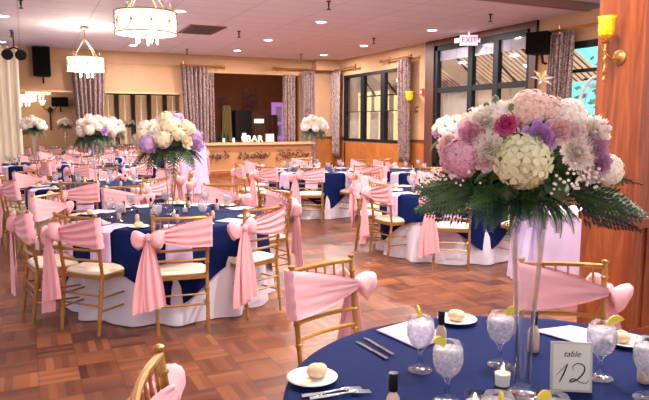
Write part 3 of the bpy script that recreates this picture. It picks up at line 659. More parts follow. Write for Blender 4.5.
# ------------------------------------------------------------------ furniture prototypes
def bamboo(p0, p1, r, rings, n=8):
    p0, p1 = Vector(p0), Vector(p1); pts = []; rs = []; k = 0; ts = sorted(rings)
    pts.append(p0); rs.append(r*.85)
    L_ = (p1-p0).length
    for q in ts:
        for d, rr in ((-.009, 1), (-.004, 1.35), (.004, 1.35), (.009, 1)):
            pts.append(p0.lerp(p1, q+d/L_)); rs.append(r*rr)
    pts.append(p1); rs.append(r*.9); return pts, rs
def chair_pieces():
    """list of (part name, MB, material) for a chiavari style chair facing +Y, origin on the floor"""
    out = []
    for sx in (-1, 1):
        m = MB(); a, r = bamboo((sx*.185, -.245, 0), (sx*.19, -.19, .45), .0145, (.25, .5, .75)); m.tube(a, r, 8)
        a, r = bamboo((sx*.19, -.19, .45), (sx*.198, -.245, .905), .0135, (.2, .42, .62, .85)); m.tube(a, r, 8)
        out.append(('back_post', m, 'gold')); m = MB(); m.lathe([(.008, 0), (.017, .006), (.017, .016), (.007, .022)], (sx*.198, -.246, .902), 8); out.append(('finial', m, 'gold'))
    for sx in (-1, 1):
        m = MB(); a, r = bamboo((sx*.2, .215, 0), (sx*.19, .185, .43), .0145, (.25, .5, .75)); m.tube(a, r, 8); out.append(('leg', m, 'gold'))
    m = MB()
    m.add([(-.2, -.2, .415), (.2, -.2, .415), (.215, .2, .415), (-.215, .2, .415), (-.2, -.2, .445), (.2, -.2, .445), (.215, .2, .445), (-.215, .2, .445)], [(0,3,2,1),(4,5,6,7),(0,1,5,4),(1,2,6,5),(2,3,7,6),(3,0,4,7)])
    out.append(('seat_frame', m, 'gold'))
    def cush(u, v):
        a = 2*PI*u; c, s = math.cos(a), math.sin(a); k = 1/max(abs(c), abs(s))**.82
        prof = [(0, .500), (.5, .498), (.82, .488), (.97, .472), (1.0, .458), (.95, .445), (0, .445)]
        i = min(int(round(v*6)), 6); r, z = prof[i]
        return (r*k*c*.208, r*k*s*.205, z)
    out.append(('seat_cushion', MB().grid(cush, 28, 7, True), 'ivory_cushion'))
    def rail(z, y, name, r=.011, bow=.02):
        m = MB(); pts = [(.195*q, y - bow*(1-q*q), z) for q in (-1, -.66, -.33, 0, .33, .66, 1)]; m.tube(pts, r, 7); out.append((name, m, 'gold'))
    rail(.893, -.243, 'top_rail', .0125); rail(.735, -.225, 'back_rail'); rail(.645, -.214, 'back_rail'); rail(.565, -.204, 'back_rail')
    for i in range(6):
        q = (-.75+i*.3)
        m = MB(); a, r = bamboo((.195*q, -.225-.02*(1-q*q), .735), (.195*q, -.243-.02*(1-q*q), .893), .006, (.5,), 6); m.tube(a, r, 6); out.append(('spindle', m, 'gold'))
    for z in (.18, .28):
        for sx in (-1, 1): out.append(('stretcher', MB().tube([(sx*.188, -.225+.06*z, z), (sx*.197, .205, z)], .008, 6), 'gold'))
    for z in (.24, .32): out.append(('stretcher', MB().tube([(-.195, .2, z), (.195, .2, z)], .008, 6), 'gold'))
    for z in (.22, .3): out.append(('stretcher', MB().tube([(-.187, -.215, z), (.187, -.215, z)], .008, 6), 'gold'))
    return out
def make_chair():
    t = thing('banquet_chair', '', 'chair')
    last = t
    for nme, m, mt in chair_pieces():
        o = m.build(nme, mt, last if nme == 'finial' else t); last = o
    return reg(t)
def make_far_chair():
    m = MB()
    for nme, q, mt in chair_pieces():
        m.cur = 1 if mt == 'ivory_cushion' else 0; m.add(q.v, q.f)
    return m.build('banquet_chair', ['gold', 'ivory_cushion'])
def sash_pieces(seed):
    rnd = random.Random(seed); out = []
    kx, kz = -.236, .772-.01*rnd.random()
    # band behind and in front of the back, wide at +X, gathered at -X
    def band(side):
        def f(u, v):
            x = .215 - u*.425; wz = .094*(1-u)**.85+.022
            zc = .785-.015*u; z = zc + (v-.5)*2*wz
            sag = -.02*math.sin(PI*u)*(1-v)
            y = (-.268 if side else -.205) - (.02*(1-(x/.2)**2) if abs(x) < .2 else 0)
            pl = .007*math.sin(v*PI*7+u*2+seed)*(.35+u) + .004*math.sin(v*23+u*5)
            y += pl + (.04 if side else .0)*max(0, (z-.9))
            return (x, y-(z-.8)*.12, z+sag)
        return f
    m = MB(); m.grid(band(1), 16, 22); 
    m.grid(band(0), 10, 10)
    # wrap round the wide side post
    def wr(u, v):
        a = PI*u; z = .785+(v-.5)*.234; return (.213+.02*math.sin(a), -.236-.034*math.cos(a)-(z-.8)*.12+.004*math.sin(v*22), z)
    m.grid(wr, 7, 22); out.append(('band', m, 'pink_satin'))
    # bow loops
    for sx in (-1, 1):
        m = MB(); ang = (.25 if sx < 0 else .1)+rnd.uniform(-.3, .2); L_ = .105+rnd.uniform(-.015, .02)
        R = Matrix.Rotation(sx*ang, 3, 'Y') @ Matrix.Rotation(-.35*sx if sx > 0 else -.3, 3, 'Z')
        def f(u, v, sx=sx, L_=L_, R=R):
            a = 2*PI*u; s = v
            wd = .012+.058*math.sin(PI*min(1, s*.62+.0))**.8 if s < .98 else .045
            th = .010+.046*math.sin(PI*min(.98, s*.78))
            x = sx*s*L_; z = wd*math.sin(a)*(1+.13*math.sin(3*a+s*6)); y = th*math.cos(a)*(1+.2*math.cos(2*a+s*5))
            return Vector((kx, -.262, kz)) + R @ Vector((x, y, z))
        m.grid(f, 20, 9, True)
        e = [Vector((kx, -.262, kz)) + R @ Vector((sx*L_*1.0, 0, 0))]
        nb = len(m.v); ring = [i*9+8 for i in range(20)]
        m.v.append(tuple(e[0])); m.f += [(ring[i], ring[(i+1) % 20], nb) for i in range(20)]; m.mi += [0]*20
        out.append(('bow_loop', m, 'pink_satin'))
    out.append(('knot', MB().ball((kx, -.29, kz), (.026, .022, .032), 10, 8, lambda a, b: 1+.12*math.sin(4*a)), 'pink_satin'))
    for q, (dx, L_, w1) in enumerate(((-.02-.02*rnd.random(), .60+rnd.uniform(-.06, .05), .085), (.028, .54+rnd.uniform(-.08, .06), .08))):
        def f(u, v, dx=dx, L_=L_, w1=w1, q=q):
            wd = .014+(w1-.014)*(1-(1-v)**2.2); x = kx+dx*v*1.2+(u-.5)*2*wd
            y = -.272-.02*q + .012*math.sin(u*PI*5+q*2+seed)*(.5+.5*v) - .01*v
            return (x, y, kz-.01-L_*v+(.04*(u-.5) if v > .95 else 0))
        out.append(('tail', MB().grid(f, 17, 10), 'pink_satin'))
    return out
def make_sash(seed):
    t = thing('chair_sash', '', 'sash')
    for nme, m, mt in sash_pieces(seed): m.build(nme, mt, t, smooth='full')
    return reg(t)
def make_far_sash(seed):
    m = MB()
    for nme, q, mt in sash_pieces(seed): m.add(q.v, q.f)
    return m.build('chair_sash', 'pink_satin', smooth='full')

CHAIR = make_chair(); CHAIR_FAR = make_far_chair(); SASH = [make_sash(1), make_sash(2), make_sash(5)]; SASH_FAR = [make_far_sash(3), make_far_sash(4)]

# tables
def make_table(R, name='round_table'):
    t = thing(name, '', 'table')
    MB().lathe([(0, .72), (R-.01, .72), (R-.01, .745), (0, .745)], n=40, cap=False).build('tabletop', 'counter_front', t)
    for k in range(4):
        a = PI/4+k*PI/2; MB().tube([(R*.5*math.cos(a), R*.5*math.sin(a), 0), (R*.5*math.cos(a), R*.5*math.sin(a), .72)], .015, 6).build('leg', 'black_metal', t)
    return reg(t)
def skirt_mesh(R, seed=0, n=120):
    def f(u, v):
        a = 2*PI*u
        if v < .3: r = R*v/.3; z = .752
        else:
            q = (v-.3)/.7; z = .752*(1-q)+.008*q; fold = math.sin(a*13+seed)+.5*math.sin(a*21+1)
            r = R+.006+.05*q + .04*q*fold
        return (r*math.cos(a), r*math.sin(a), z)
    m = MB(); nv = 14
    def g(u, v): 
        return f(u, v)
    m.grid(g, n, nv, True); return m
def overlay_mesh(R, a_half, seed=0, n=120, zt=.758, zmin=.08):
    """square cloth over a round top: concentric rings out to the rim, then hanging"""
    vs = []; fs = []; rings = [0.001, .3, .6, .85, .97, 1.0]; hang = 9
    def sq(a): return a_half/(abs(math.cos(a))**7+abs(math.sin(a))**7)**(1/7)
    tot = len(rings)+hang
    for i in range(tot):
        for k in range(n):
            a = 2*PI*k/n; fold = math.sin(a*11+seed)*.6+math.sin(a*7+seed*2)*.4
            if i < len(rings): r = R*1.012*rings[i]; z = zt
            else:
                q = (i-len(rings)+1)/hang; d = min(max(sq(a)-R, .2), zt-zmin); z = zt-.004-d*q; r = R*1.012+.02*min(1, q*3)+(.025*fold+.028)*q*d/.4
            vs.append((r*math.cos(a), r*math.sin(a), z))
    for i in range(tot-1):
        for k in range(n): fs.append((i*n+k, i*n+(k+1) % n, (i+1)*n+(k+1) % n, (i+1)*n+k))
    m = MB(); m.add(vs, fs); return m
SK = {}
def cloth(kind, R, label, cat, group, loc, rz=0, seed=0, half=1.12):
    key = (kind, R)
    if key not in SK:
        if kind == 'skirt': o = skirt_mesh(R).build('table_skirt', 'white_cloth', smooth='full')
        elif kind == 'over': o = overlay_mesh(R, half).build('navy_tablecloth', 'navy_cloth', smooth='full')
        SK[key] = o
    else: o = SK[key].copy(); COL.objects.link(o)
    o.location = loc; o.rotation_euler = (0, 0, rz); return tag(o, label, cat, group)

# tabletop items
def make_goblet(far=False):
    t = thing('water_goblet', '', 'goblet')
    prof = [(.001, .001), (.036, .001), (.034, .006), (.008, .014), (.006, .03), (.006, .06), (.012, .072), (.03, .09), (.040, .115), (.041, .14), (.036, .175), (.035, .176)]
    if far:
        m = MB(); m.lathe(prof, n=10, cap=False); m.build('glass', 'glass', t)
        MB().lathe([(.001, .073), (.028, .09), (.038, .115), (.039, .14), (.037, .155), (.001, .155)], n=10, cap=False).build('ice_water', 'ice_water', t)
        return reg(t)
    MB().lathe(prof, n=24, cap=False).build('glass', 'glass', t, smooth='full')
    MB().lathe([(.001, .074), (.012, .076), (.028, .092), (.038, .115), (.039, .14), (.0375, .158), (.001, .158)], n=24, cap=False).build('ice_water', 'ice_water', t, smooth='full')
    m = MB(); R = Matrix.Rotation(.5, 3, 'Y') @ Matrix.Rotation(PI/2, 3, 'X')
    pts = [Vector((-.037, 0, .178)) + R @ Vector(p) for p in [(0, 0, -.003)]+[(.024*math.cos(a), .024*math.sin(a), -.003) for a in [PI*i/8 for i in range(9)]]+[(0, 0, .003)]+[(.024*math.cos(a), .024*math.sin(a), .003) for a in [PI*i/8 for i in range(9)]]]
    fs = [(0, i+1, i+2) for i in range(8)]+[(10, 12+i, 11+i) for i in range(8)]+[(1+i, 2+i, 12+i, 11+i) for i in range(8)]+[(1, 9, 19, 11)]
    m.add(pts, [tuple(f) for f in fs]); m.build('lemon_slice', 'lemon', t, smooth=False)
    return reg(t)
def make_bottle():
    t = thing('favor_bottle', '', 'bottle')
    MB().lathe([(.001, 0), (.0165, 0), (.018, .003), (.018, .052), (.015, .062), (.009, .07), (.008, .076)], n=14).build('body', 'bottle_fill', t)
    MB().lathe([(.010, .074), (.0115, .076), (.0115, .112), (.001, .113)], n=14).build('cap', 'black_cap', t)
    MB().lathe([(.001, .0005), (.0175, .0005), (.0185, .004), (.0185, .009), (.001, .009)], n=14).build('base', 'glass', t)
    return reg(t)
def make_plate():
    t = thing('bread_plate', '', 'plate')
    MB().lathe([(.001, .003), (.045, .003), (.055, .006), (.082, .014), (.083, .016), (.055, .0095), (.045, .0065), (.001, .0065)], n=28, cap=False).build('dish', 'porcelain', t, smooth='full')
    return reg(t)
def make_bun():
    o = MB().ball((0, 0, .021), (.038, .032, .024), 16, 10, lambda a, b: 1+.04*math.sin(3*a+b)).build('bread_roll', 'bread', smooth='full'); return reg(o)
def napkin_mesh(R, w_=.2, lin=.24, hang=.26):
    def f(u, v):
        x = (u-.5)*w_*(1+.02*math.sin(v*9)); s = v*(lin+hang)
        if s < lin: return (x, R-lin+s+.004, .7625+.001*math.sin(u*9))
        q = s-lin; return (x*(1+.1*q), R+.052+.02*q*4*.3+.006*math.sin(u*7), .7625-q-.002)
    return MB().grid(f, 9, 22)
GOB = make_goblet(); GOBF = make_goblet(True); BOT = make_bottle(); PLT = make_plate(); BUN = make_bun(); NAPS = {}
def make_votive():
    t = thing('votive_candle', '', 'candle')
    MB().lathe([(.024, 0), (.026, .004), (.03, .07), (.0285, .07), (.0245, .006), (.001, .006)], n=18, cap=False).build('holder', 'glass', t, smooth='full')
    MB().lathe([(.001, .007), (.022, .007), (.025, .045), (.001, .045)], n=14, cap=False).build('wax', 'candle', t)
    MB().lathe([(.001, .047), (.005, .053), (.004, .06), (.0005, .07)], n=8, cap=False).build('flame', 'flame', t)
    return reg(t)
VOT = make_votive()
def make_knife():
    t = thing('table_knife', '', 'knife')
    MB().add([(-.007, 0, 0), (.007, 0, 0), (.006, .09, 0), (-.006, .09, 0), (-.007, 0, .005), (.007, 0, .005), (.006, .09, .005), (-.006, .09, .005)], [(0,3,2,1),(4,5,6,7),(0,1,5,4),(1,2,6,5),(2,3,7,6),(3,0,4,7)]).build('handle', 'steel', t, smooth=False)
    MB().add([(-.006, .09, .001), (.008, .09, .001), (.009, .18, .001), (0, .21, .001), (-.006, .2, .001), (-.006, .09, .003), (.008, .09, .003), (.009, .18, .003), (0, .21, .003), (-.006, .2, .003)], [(4,3,2,1,0),(5,6,7,8,9),(0,1,6,5),(1,2,7,6),(2,3,8,7),(3,4,9,8),(4,0,5,9)]).build('blade', 'steel', t, smooth=False)
    return reg(t)
KNF = make_knife()
def make_fork():
    t = thing('table_fork', '', 'fork')
    MB().tube([(0, 0, .003), (0, .06, .004), (0, .12, .008), (0, .14, .008)], [.007, .005, .003, .006], 6).build('handle', 'steel', t)
    m = MB(); m.bb(-.012, .012, .138, .155, .006, .009)
    for i in range(4): m.tube([(-.0105+i*.007, .153, .0075), (-.0105+i*.007, .195, .004)], [.002, .0012], 5)
    m.build('tines', 'steel', t); return reg(t)
FRK = make_fork()

# ------------------------------------------------------------------ flowers
def hydrangea(R, n, rnd, pet=.2):
    m = MB(); m.ball((0, 0, 0), R*.86, 12, 8)
    g = PI*(3-5**.5)
    for i in range(n):
        z = 1-2*(i+.5)/n; r = math.sqrt(1-z*z); a = i*g
        d = Vector((r*math.cos(a), r*math.sin(a), z)); d = (d+Vector((rnd.gauss(0, .05), rnd.gauss(0, .05), rnd.gauss(0, .05)))).normalized()
        q = d.to_track_quat('Z', 'Y').to_matrix(); tw = rnd.uniform(0, 2); c = d*R*rnd.uniform(.9, 1.05); p = R*pet*rnd.uniform(.85, 1.2)*(.78 if n > 80 else 1)
        for k in range(4):
            aa = tw+k*PI/2
            def P(rr, da, h): return c+q @ Vector((rr*math.cos(aa+da), rr*math.sin(aa+da), h))
            m.add([P(0, 0, 0), P(p*.62, -.68, p*.1), P(p*1.0, -.42, p*.16), P(p*1.1, 0, p*.14*rnd.uniform(-.3, 1.3)), P(p*1.0, .42, p*.16), P(p*.62, .68, p*.1)], [(0, 1, 2, 3, 4, 5)])
    return m
def rose(R, rnd, layers=5, ruffle=0):
    m = MB(); 
    for l in range(layers):
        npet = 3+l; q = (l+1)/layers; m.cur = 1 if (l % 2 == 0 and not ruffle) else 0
        for k in range(npet):
            a0 = 2*PI*k/npet+l*.7+rnd.uniform(-.1, .1); rad = R*(.10+.74*q); hh = R*(1.05-.5*q)*rnd.uniform(.92, 1.08); wid = 2.5/npet*1.35
            def f(u, v):
                a = a0+(u-.5)*wid*2*(1-.25*v*v); fl = rad*(.35+.65*math.sin(v*PI*.5)**.8) + (R*.22*q*max(0, v-.7)/.3) ; fl *= 1+.06*math.cos((u-.5)*5)
                if ruffle: fl *= 1+ruffle*math.sin(u*19+l*2)*v
                z = -R*.45+hh*v*1.25-R*.28*q*v-(.1*R*(2*u-1)**2)*v
                if ruffle: z += R*.06*math.cos(u*17+l)*v
                return (fl*math.cos(a), fl*math.sin(a), z)
            m.grid(f, 7 if not ruffle else 13, 6)
    m.cur = 0; m.ball((0, 0, -R*.3), R*.4, 8, 6); return m
def frond(L_, rnd, w_=.30, droop=.5, n=22):
    """pinnate fern frond along +X, drooping in -Z"""
    m = MB(); P = []
    for i in range(n+1):
        s = i/n; P.append(Vector((L_*s*(1-.18*droop*s), 0, L_*(.10*s-droop*s*s*.9))))
    m.tube(P, [.0022*(1-.8*i/n)+.0004 for i in range(n+1)], 4)
    for i in range(2, n+1):
        s = i/n; wl = L_*w_*(1.02-s)**.75*min(1, s*5)
        t = (P[i]-P[i-1]).normalized(); 
        for sd in (-1, 1):
            out = (Vector((0, sd, 0))+t*.55+Vector((0, 0, -.15+rnd.uniform(-.12, .12)))).normalized()
            wl2 = max(wl, .01)*rnd.uniform(.85, 1.1); base = P[i]; hw = L_/n*.62; K = 3
            for k in range(K):    # toothed leaflets
                a = base+out*wl2*k/K; b2 = base+out*wl2*(k+1)/K; ww = hw*(1-.22*k)*(1 if L_ < .12 else 1)
                m.add([a, a+out*wl2*.12+t*ww*1.15, b2+t*ww*.2, b2-t*ww*.2, a+out*wl2*.12-t*ww*1.15], [(0, 1, 2, 3, 4)])
    return m
def leafm(L_, W_):
    m = MB()
    def f(u, v): 
        w2 = W_*math.sin(PI*min(.98, u*.95+.03))**.8; return (L_*u, (v-.5)*w2, -.25*L_*u*u+abs(v-.5)*W_*.3)
    m.grid(f, 7, 3); return m
def child_at(m, name, mt, parent, loc, d, roll=0, sm='full'):
    o = m.build(name, mt, parent, smooth=sm); q = Vector(d).to_track_quat('Z', 'Y'); o.rotation_mode = 'QUATERNION'
    from mathutils import Quaternion
    o.rotation_quaternion = q @ Quaternion((0, 0, 1), roll); o.location = loc; return o

# local frame of the near arrangement: right / up / towards the seat side it is seen from
cy_, sy_ = math.cos(math.radians(42.6)), math.sin(math.radians(42.6))
RV = Vector((cy_, -sy_, 0)); TV = Vector((-sy_, -cy_, .06)).normalized(); TV = (TV - RV*TV.dot(RV)).normalized()
AC = Vector((1.315, 1.43, 1.495))
arr = thing('floral_arrangement', 'huge hydrangea, rose and fern arrangement on the near glass vase', 'flowers', AC)
SC = 1/385.
def fpos(px, py, a=.31, b=.23, c=.24, k=1):
    u = (px-523)*SC; v = (158-py)*SC*.93-.004; q = max(0, 1-(u/a)**2-(v/b)**2); return RV*u+Vector((0, 0, v))+TV*(c*math.sqrt(q)*k)
rnd = random.Random(11)
FL = [('hydrangea', 524, 163, 29, 'fl_green', 62), ('hydrangea', 458, 160, 24, 'fl_pink', 150), ('hydrangea', 530, 104, 23, 'fl_blush', 110), ('hydrangea', 609, 172, 18, 'fl_white', 110),
      ('hydrangea', 568, 112, 20, 'fl_white', 110), ('hydrangea', 497, 112, 19, 'fl_white', 110), ('hydrangea', 550, 106, 17, 'fl_blush', 90), ('hydrangea', 513, 108, 15, 'fl_cream', 70),
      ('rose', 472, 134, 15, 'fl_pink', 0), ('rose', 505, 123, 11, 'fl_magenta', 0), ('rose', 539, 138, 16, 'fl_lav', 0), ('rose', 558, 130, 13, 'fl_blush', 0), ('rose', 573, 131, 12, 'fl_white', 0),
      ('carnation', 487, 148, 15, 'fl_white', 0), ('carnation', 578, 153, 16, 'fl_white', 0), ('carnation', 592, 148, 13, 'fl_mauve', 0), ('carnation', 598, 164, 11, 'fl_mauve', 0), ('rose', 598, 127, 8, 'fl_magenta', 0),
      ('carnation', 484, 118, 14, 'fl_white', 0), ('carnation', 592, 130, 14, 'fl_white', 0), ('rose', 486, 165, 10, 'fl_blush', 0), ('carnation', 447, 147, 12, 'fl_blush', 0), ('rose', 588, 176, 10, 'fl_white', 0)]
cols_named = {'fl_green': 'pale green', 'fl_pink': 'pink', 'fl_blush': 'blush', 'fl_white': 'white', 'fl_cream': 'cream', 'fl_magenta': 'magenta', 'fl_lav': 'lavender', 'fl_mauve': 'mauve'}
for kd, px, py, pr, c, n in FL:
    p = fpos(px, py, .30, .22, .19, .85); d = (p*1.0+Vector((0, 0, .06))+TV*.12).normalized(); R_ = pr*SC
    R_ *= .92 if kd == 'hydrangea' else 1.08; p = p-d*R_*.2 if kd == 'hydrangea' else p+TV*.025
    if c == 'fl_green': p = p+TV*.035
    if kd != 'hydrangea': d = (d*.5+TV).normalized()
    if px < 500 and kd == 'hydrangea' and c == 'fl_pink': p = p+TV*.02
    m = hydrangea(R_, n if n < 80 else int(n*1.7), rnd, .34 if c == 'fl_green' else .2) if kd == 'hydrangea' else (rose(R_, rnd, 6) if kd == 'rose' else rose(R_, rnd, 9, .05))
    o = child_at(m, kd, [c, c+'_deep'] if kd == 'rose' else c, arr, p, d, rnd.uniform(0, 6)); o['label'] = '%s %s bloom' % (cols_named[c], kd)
# blooms on the far side, filling the dome
for i in range(9):
    a = PI*(.05+.9*i/8); p = RV*math.cos(a)*.15-TV*math.sin(a)*.17+Vector((0, 0, .02+.06*(i % 2)))
    child_at(hydrangea(.065, 80, rnd), 'hydrangea', ['fl_white', 'fl_blush', 'fl_pink'][i % 3], arr, p, p.normalized()).__setitem__('label', '%s hydrangea bloom' % ['white', 'blush', 'pink'][i % 3])
MB().ball((0, 0, -.04), (.12, .12, .08), 18, 10).build('foam_core', 'leaf_dark', arr)
m = MB()
for i in range(420):
    z = rnd.uniform(-.8, .75); a = rnd.uniform(0, 2*PI); r = math.sqrt(1-z*z); d = Vector((r*math.cos(a), r*math.sin(a), z)); c = Vector((d.x*.15, d.y*.15, d.z*.11-.04))
    q = (d+Vector((rnd.gauss(0, .4), rnd.gauss(0, .4), rnd.gauss(0, .4)))).to_track_quat('Z', 'Y').to_matrix(); tw = Matrix.Rotation(rnd.uniform(0, 6.3), 3, 'Z'); L_ = rnd.uniform(.03, .05)
    m.add([c+q @ (tw @ Vector(p)) for p in ((-L_, 0, -.004), (-L_*.3, L_*.38, .004), (L_*.4, L_*.32, .004), (L_, 0, -.008), (L_*.4, -L_*.32, .004), (-L_*.3, -L_*.38, .004))], [(0, 1, 2, 3, 4, 5)])
o = m.build('leaf_bed', 'leaf', arr, smooth=False); o['kind'] = 'stuff'
# lily on top, buds
def star(R, n=6):
    m = MB()
    for k in range(n):
        a = 2*PI*k/n; d = Vector((math.cos(a), math.sin(a), .5)); s = Vector((-math.sin(a), math.cos(a), 0))
        m.add([(0, 0, 0), d*R*.5+s*R*.15, d*R*1.0+Vector((0, 0, -.2*R)), d*R*.5-s*R*.15], [(0, 1, 2, 3)])
    return m
p = RV*.045+Vector((0, 0, .215)); child_at(star(.036), 'lily', 'fl_white', arr, p, (RV*.2+Vector((0, 0, .6))+TV*.6)); child_at(star(.02), 'lily_centre', 'fl_yellow', arr, p+TV*.008+Vector((0, 0, .008)), (RV*.2+Vector((0, 0, .6))+TV*.6))
for px, py in ((494, 97), (511, 107), (485, 105)):
    p = fpos(px, py, .30, .24, .18, 1.0); m = MB(); m.tube([-p*.5, Vector((0, 0, 0))], .002, 4); m.ball((0, 0, 0), (.011, .011, .018), 8, 6); m.build('bud', 'leaf_light', arr).location = p
m = MB(); st = MB()
for i in range(46):
    p = fpos(rnd.gauss(578, 16), rnd.gauss(181, 8), .31, .23, .20, 1.0)+TV*.02; m.ball(p, .0045, 6, 4)
for i in range(30):
    p = fpos(rnd.gauss(448, 14), rnd.gauss(182, 6), .31, .23, .20, 1.0)+TV*.02; m.ball(p, .004, 6, 4)
o = m.build('babys_breath', 'fl_white', arr); o['kind'] = 'stuff'
# ferns
from mathutils import Quaternion
for i in range(52):
    a = 2*PI*i/52+rnd.uniform(-.05, .05); ca, sa = math.cos(a), math.sin(a)
    d = RV*ca+TV*sa; d.z = 0; d.normalize()
    side = abs(ca); L_ = rnd.uniform(.11, .165)+.045*side**2
    if sa < -.2: L_ *= .8
    if sa > .6: L_ *= .78
    m = frond(L_, rnd, .52, rnd.uniform(.25, .6)-.1*side, 16)
    o = m.build('fern_frond', ['leaf', 'leaf_dark', 'leaf'][i % 3], arr, smooth=False)
    z = rnd.uniform(-.13, -.03); o.location = d*(.10+.05*side)+Vector((0, 0, z-.01)); o.rotation_euler = (rnd.choice((-1, 1))*rnd.uniform(.3, 1.2), rnd.uniform(.0, .35), math.atan2(d.y, d.x))
for i in range(10):
    a = PI*(.1+.8*i/9); d = RV*math.cos(a)+TV*math.sin(a); m = frond(rnd.uniform(.09, .12), rnd, .5, .5, 16)
    o = m.build('fern_frond', 'leaf', arr, smooth=False); o.location = d*.10+Vector((0, 0, -.12)); o.rotation_euler = (rnd.uniform(-.3, .3), rnd.uniform(.5, .9), math.atan2(d.y, d.x))
for px, py in ((496, 137), (510, 135), (544, 122), (553, 170), (560, 158), (497, 175), (490, 178), (556, 185), (480, 184)):
    p = fpos(px, py, .30, .22, .20, 1); m = leafm(.07, .035); o = m.build('leaf', 'leaf', arr); o.location = p-TV*.02; o.rotation_euler = (0, rnd.uniform(-.6, .3), rnd.uniform(0, 6.3))

def make_vase(name='tall_vase', H=.52, r0=.026, r1=.056, mt='glass'):
    t = thing(name, '', 'vase')
    MB().lathe([(.001, .004), (.045, .004), (.048, .008), (.04, .014), (r0, .022), (r0*.98, .06), (r0+.004, H*.4), (r1*.8, H*.75), (r1, H), (r1-.003, H), (r1*.8-.003, H*.75), (r0+.001, H*.4), (r0-.003, .06), (.001, .03)], n=28, cap=False).build('body', mt, t, smooth='full')
    return reg(t)
VASE = make_vase()
def make_small_arr(seed, cols):
    rnd = random.Random(seed); t = thing('floral_centrepiece', '', 'flowers')
    MB().ball((0, 0, 0), (.17, .17, .08), 14, 8).build('leafy_core', 'leaf_dark', t)
    n = 28; g = PI*(3-5**.5)
    for i in range(n):
        z = 1-(i+.5)/n*1.05; r = math.sqrt(max(0, 1-z*z)); a = i*g+seed
        p = Vector((r*math.cos(a)*.22, r*math.sin(a)*.22, z*.2+.0)); R_ = rnd.uniform(.052, .074); c = cols[rnd.randrange(len(cols))]
        kd = rnd.choice(('hydrangea', 'hydrangea', 'rose'))
        m = hydrangea(R_, 34, rnd, .28) if kd == 'hydrangea' else rose(R_*.9, rnd, 4)
        child_at(m, kd, c, t, p, p.normalized(), rnd.uniform(0, 6))['label'] = '%s %s bloom' % (cols_named[c], kd)
    for i in range(26):
        a = 2*PI*i/26+rnd.uniform(-.1, .1); m = frond(rnd.uniform(.15, .22), rnd, .5, rnd.uniform(.5, 1.0), 10)
        o = m.build('fern_frond', 'leaf_dark' if i % 2 else 'leaf', t, smooth=False); o.location = (.13*math.cos(a), .13*math.sin(a), -.05); o.rotation_euler = (rnd.uniform(-.4, .4), rnd.uniform(0, .5), a)
    return reg(t)
ARR = [make_small_arr(3, ['fl_white', 'fl_cream', 'fl_lav', 'fl_mauve', 'fl_cream', 'fl_lav']), make_small_arr(5, ['fl_white', 'fl_cream', 'fl_blush', 'fl_lav', 'fl_white']), make_small_arr(9, ['fl_white', 'fl_white', 'fl_blush', 'fl_white'])]

# ------------------------------------------------------------------ tables laid out in the hall
def pos_word(ang, cxy):
    """side of the table as seen from the camera"""
    vx, vy = cxy; L_ = math.hypot(vx, vy); f = (vx/L_, vy/L_); r = (f[1], -f[0])
    x, y = math.cos(ang), math.sin(ang); q = math.degrees(math.atan2(x*f[0]+y*f[1], x*r[0]+y*r[1])) % 360
    return q
WORDS = ['right', 'rear right', 'rear', 'rear left', 'left', 'front left', 'front', 'front right']
def words(angs, cxy):
    """unique side words for a list of seat angles"""
    qs = [(pos_word(math.radians(a), cxy), a) for a in angs]; used = {}; res = {}
    for q, a in qs:
        order = sorted(range(8), key=lambda i: min(abs(q-i*45), 360-abs(q-i*45)))
        for i in order:
            if i not in used: used[i] = 1; res[a] = WORDS[i]; break
    return res
def rot_of(dx, dy): return math.atan2(-dx, dy)
def place_chair(c, ang, d, desc, word, near, zrot=0, sash=True, idx=0, labels=None):
    a = math.radians(ang); p = (c[0]+d*math.cos(a), c[1]+d*math.sin(a), 0); rz = rot_of(c[0]-p[0], c[1]-p[1])+zrot
    if near:
        place(CHAIR, p, rz, 'gold ivory-seated chair, %s side of the %s' % (word, desc), 'chair', 'gold banquet chairs')
        place(SASH[idx % 3], p, rz, 'pink sash on the %s chair of the %s' % (word, desc), 'sash', 'pink chair sashes')
    else:
        place(CHAIR_FAR, p, rz, 'gold ivory-seated chair, %s side of the %s' % (word, desc), 'chair', 'gold banquet chairs')
        place(SASH_FAR[idx % 2], p, rz, 'pink sash on the %s chair of the %s' % (word, desc), 'sash', 'pink chair sashes')
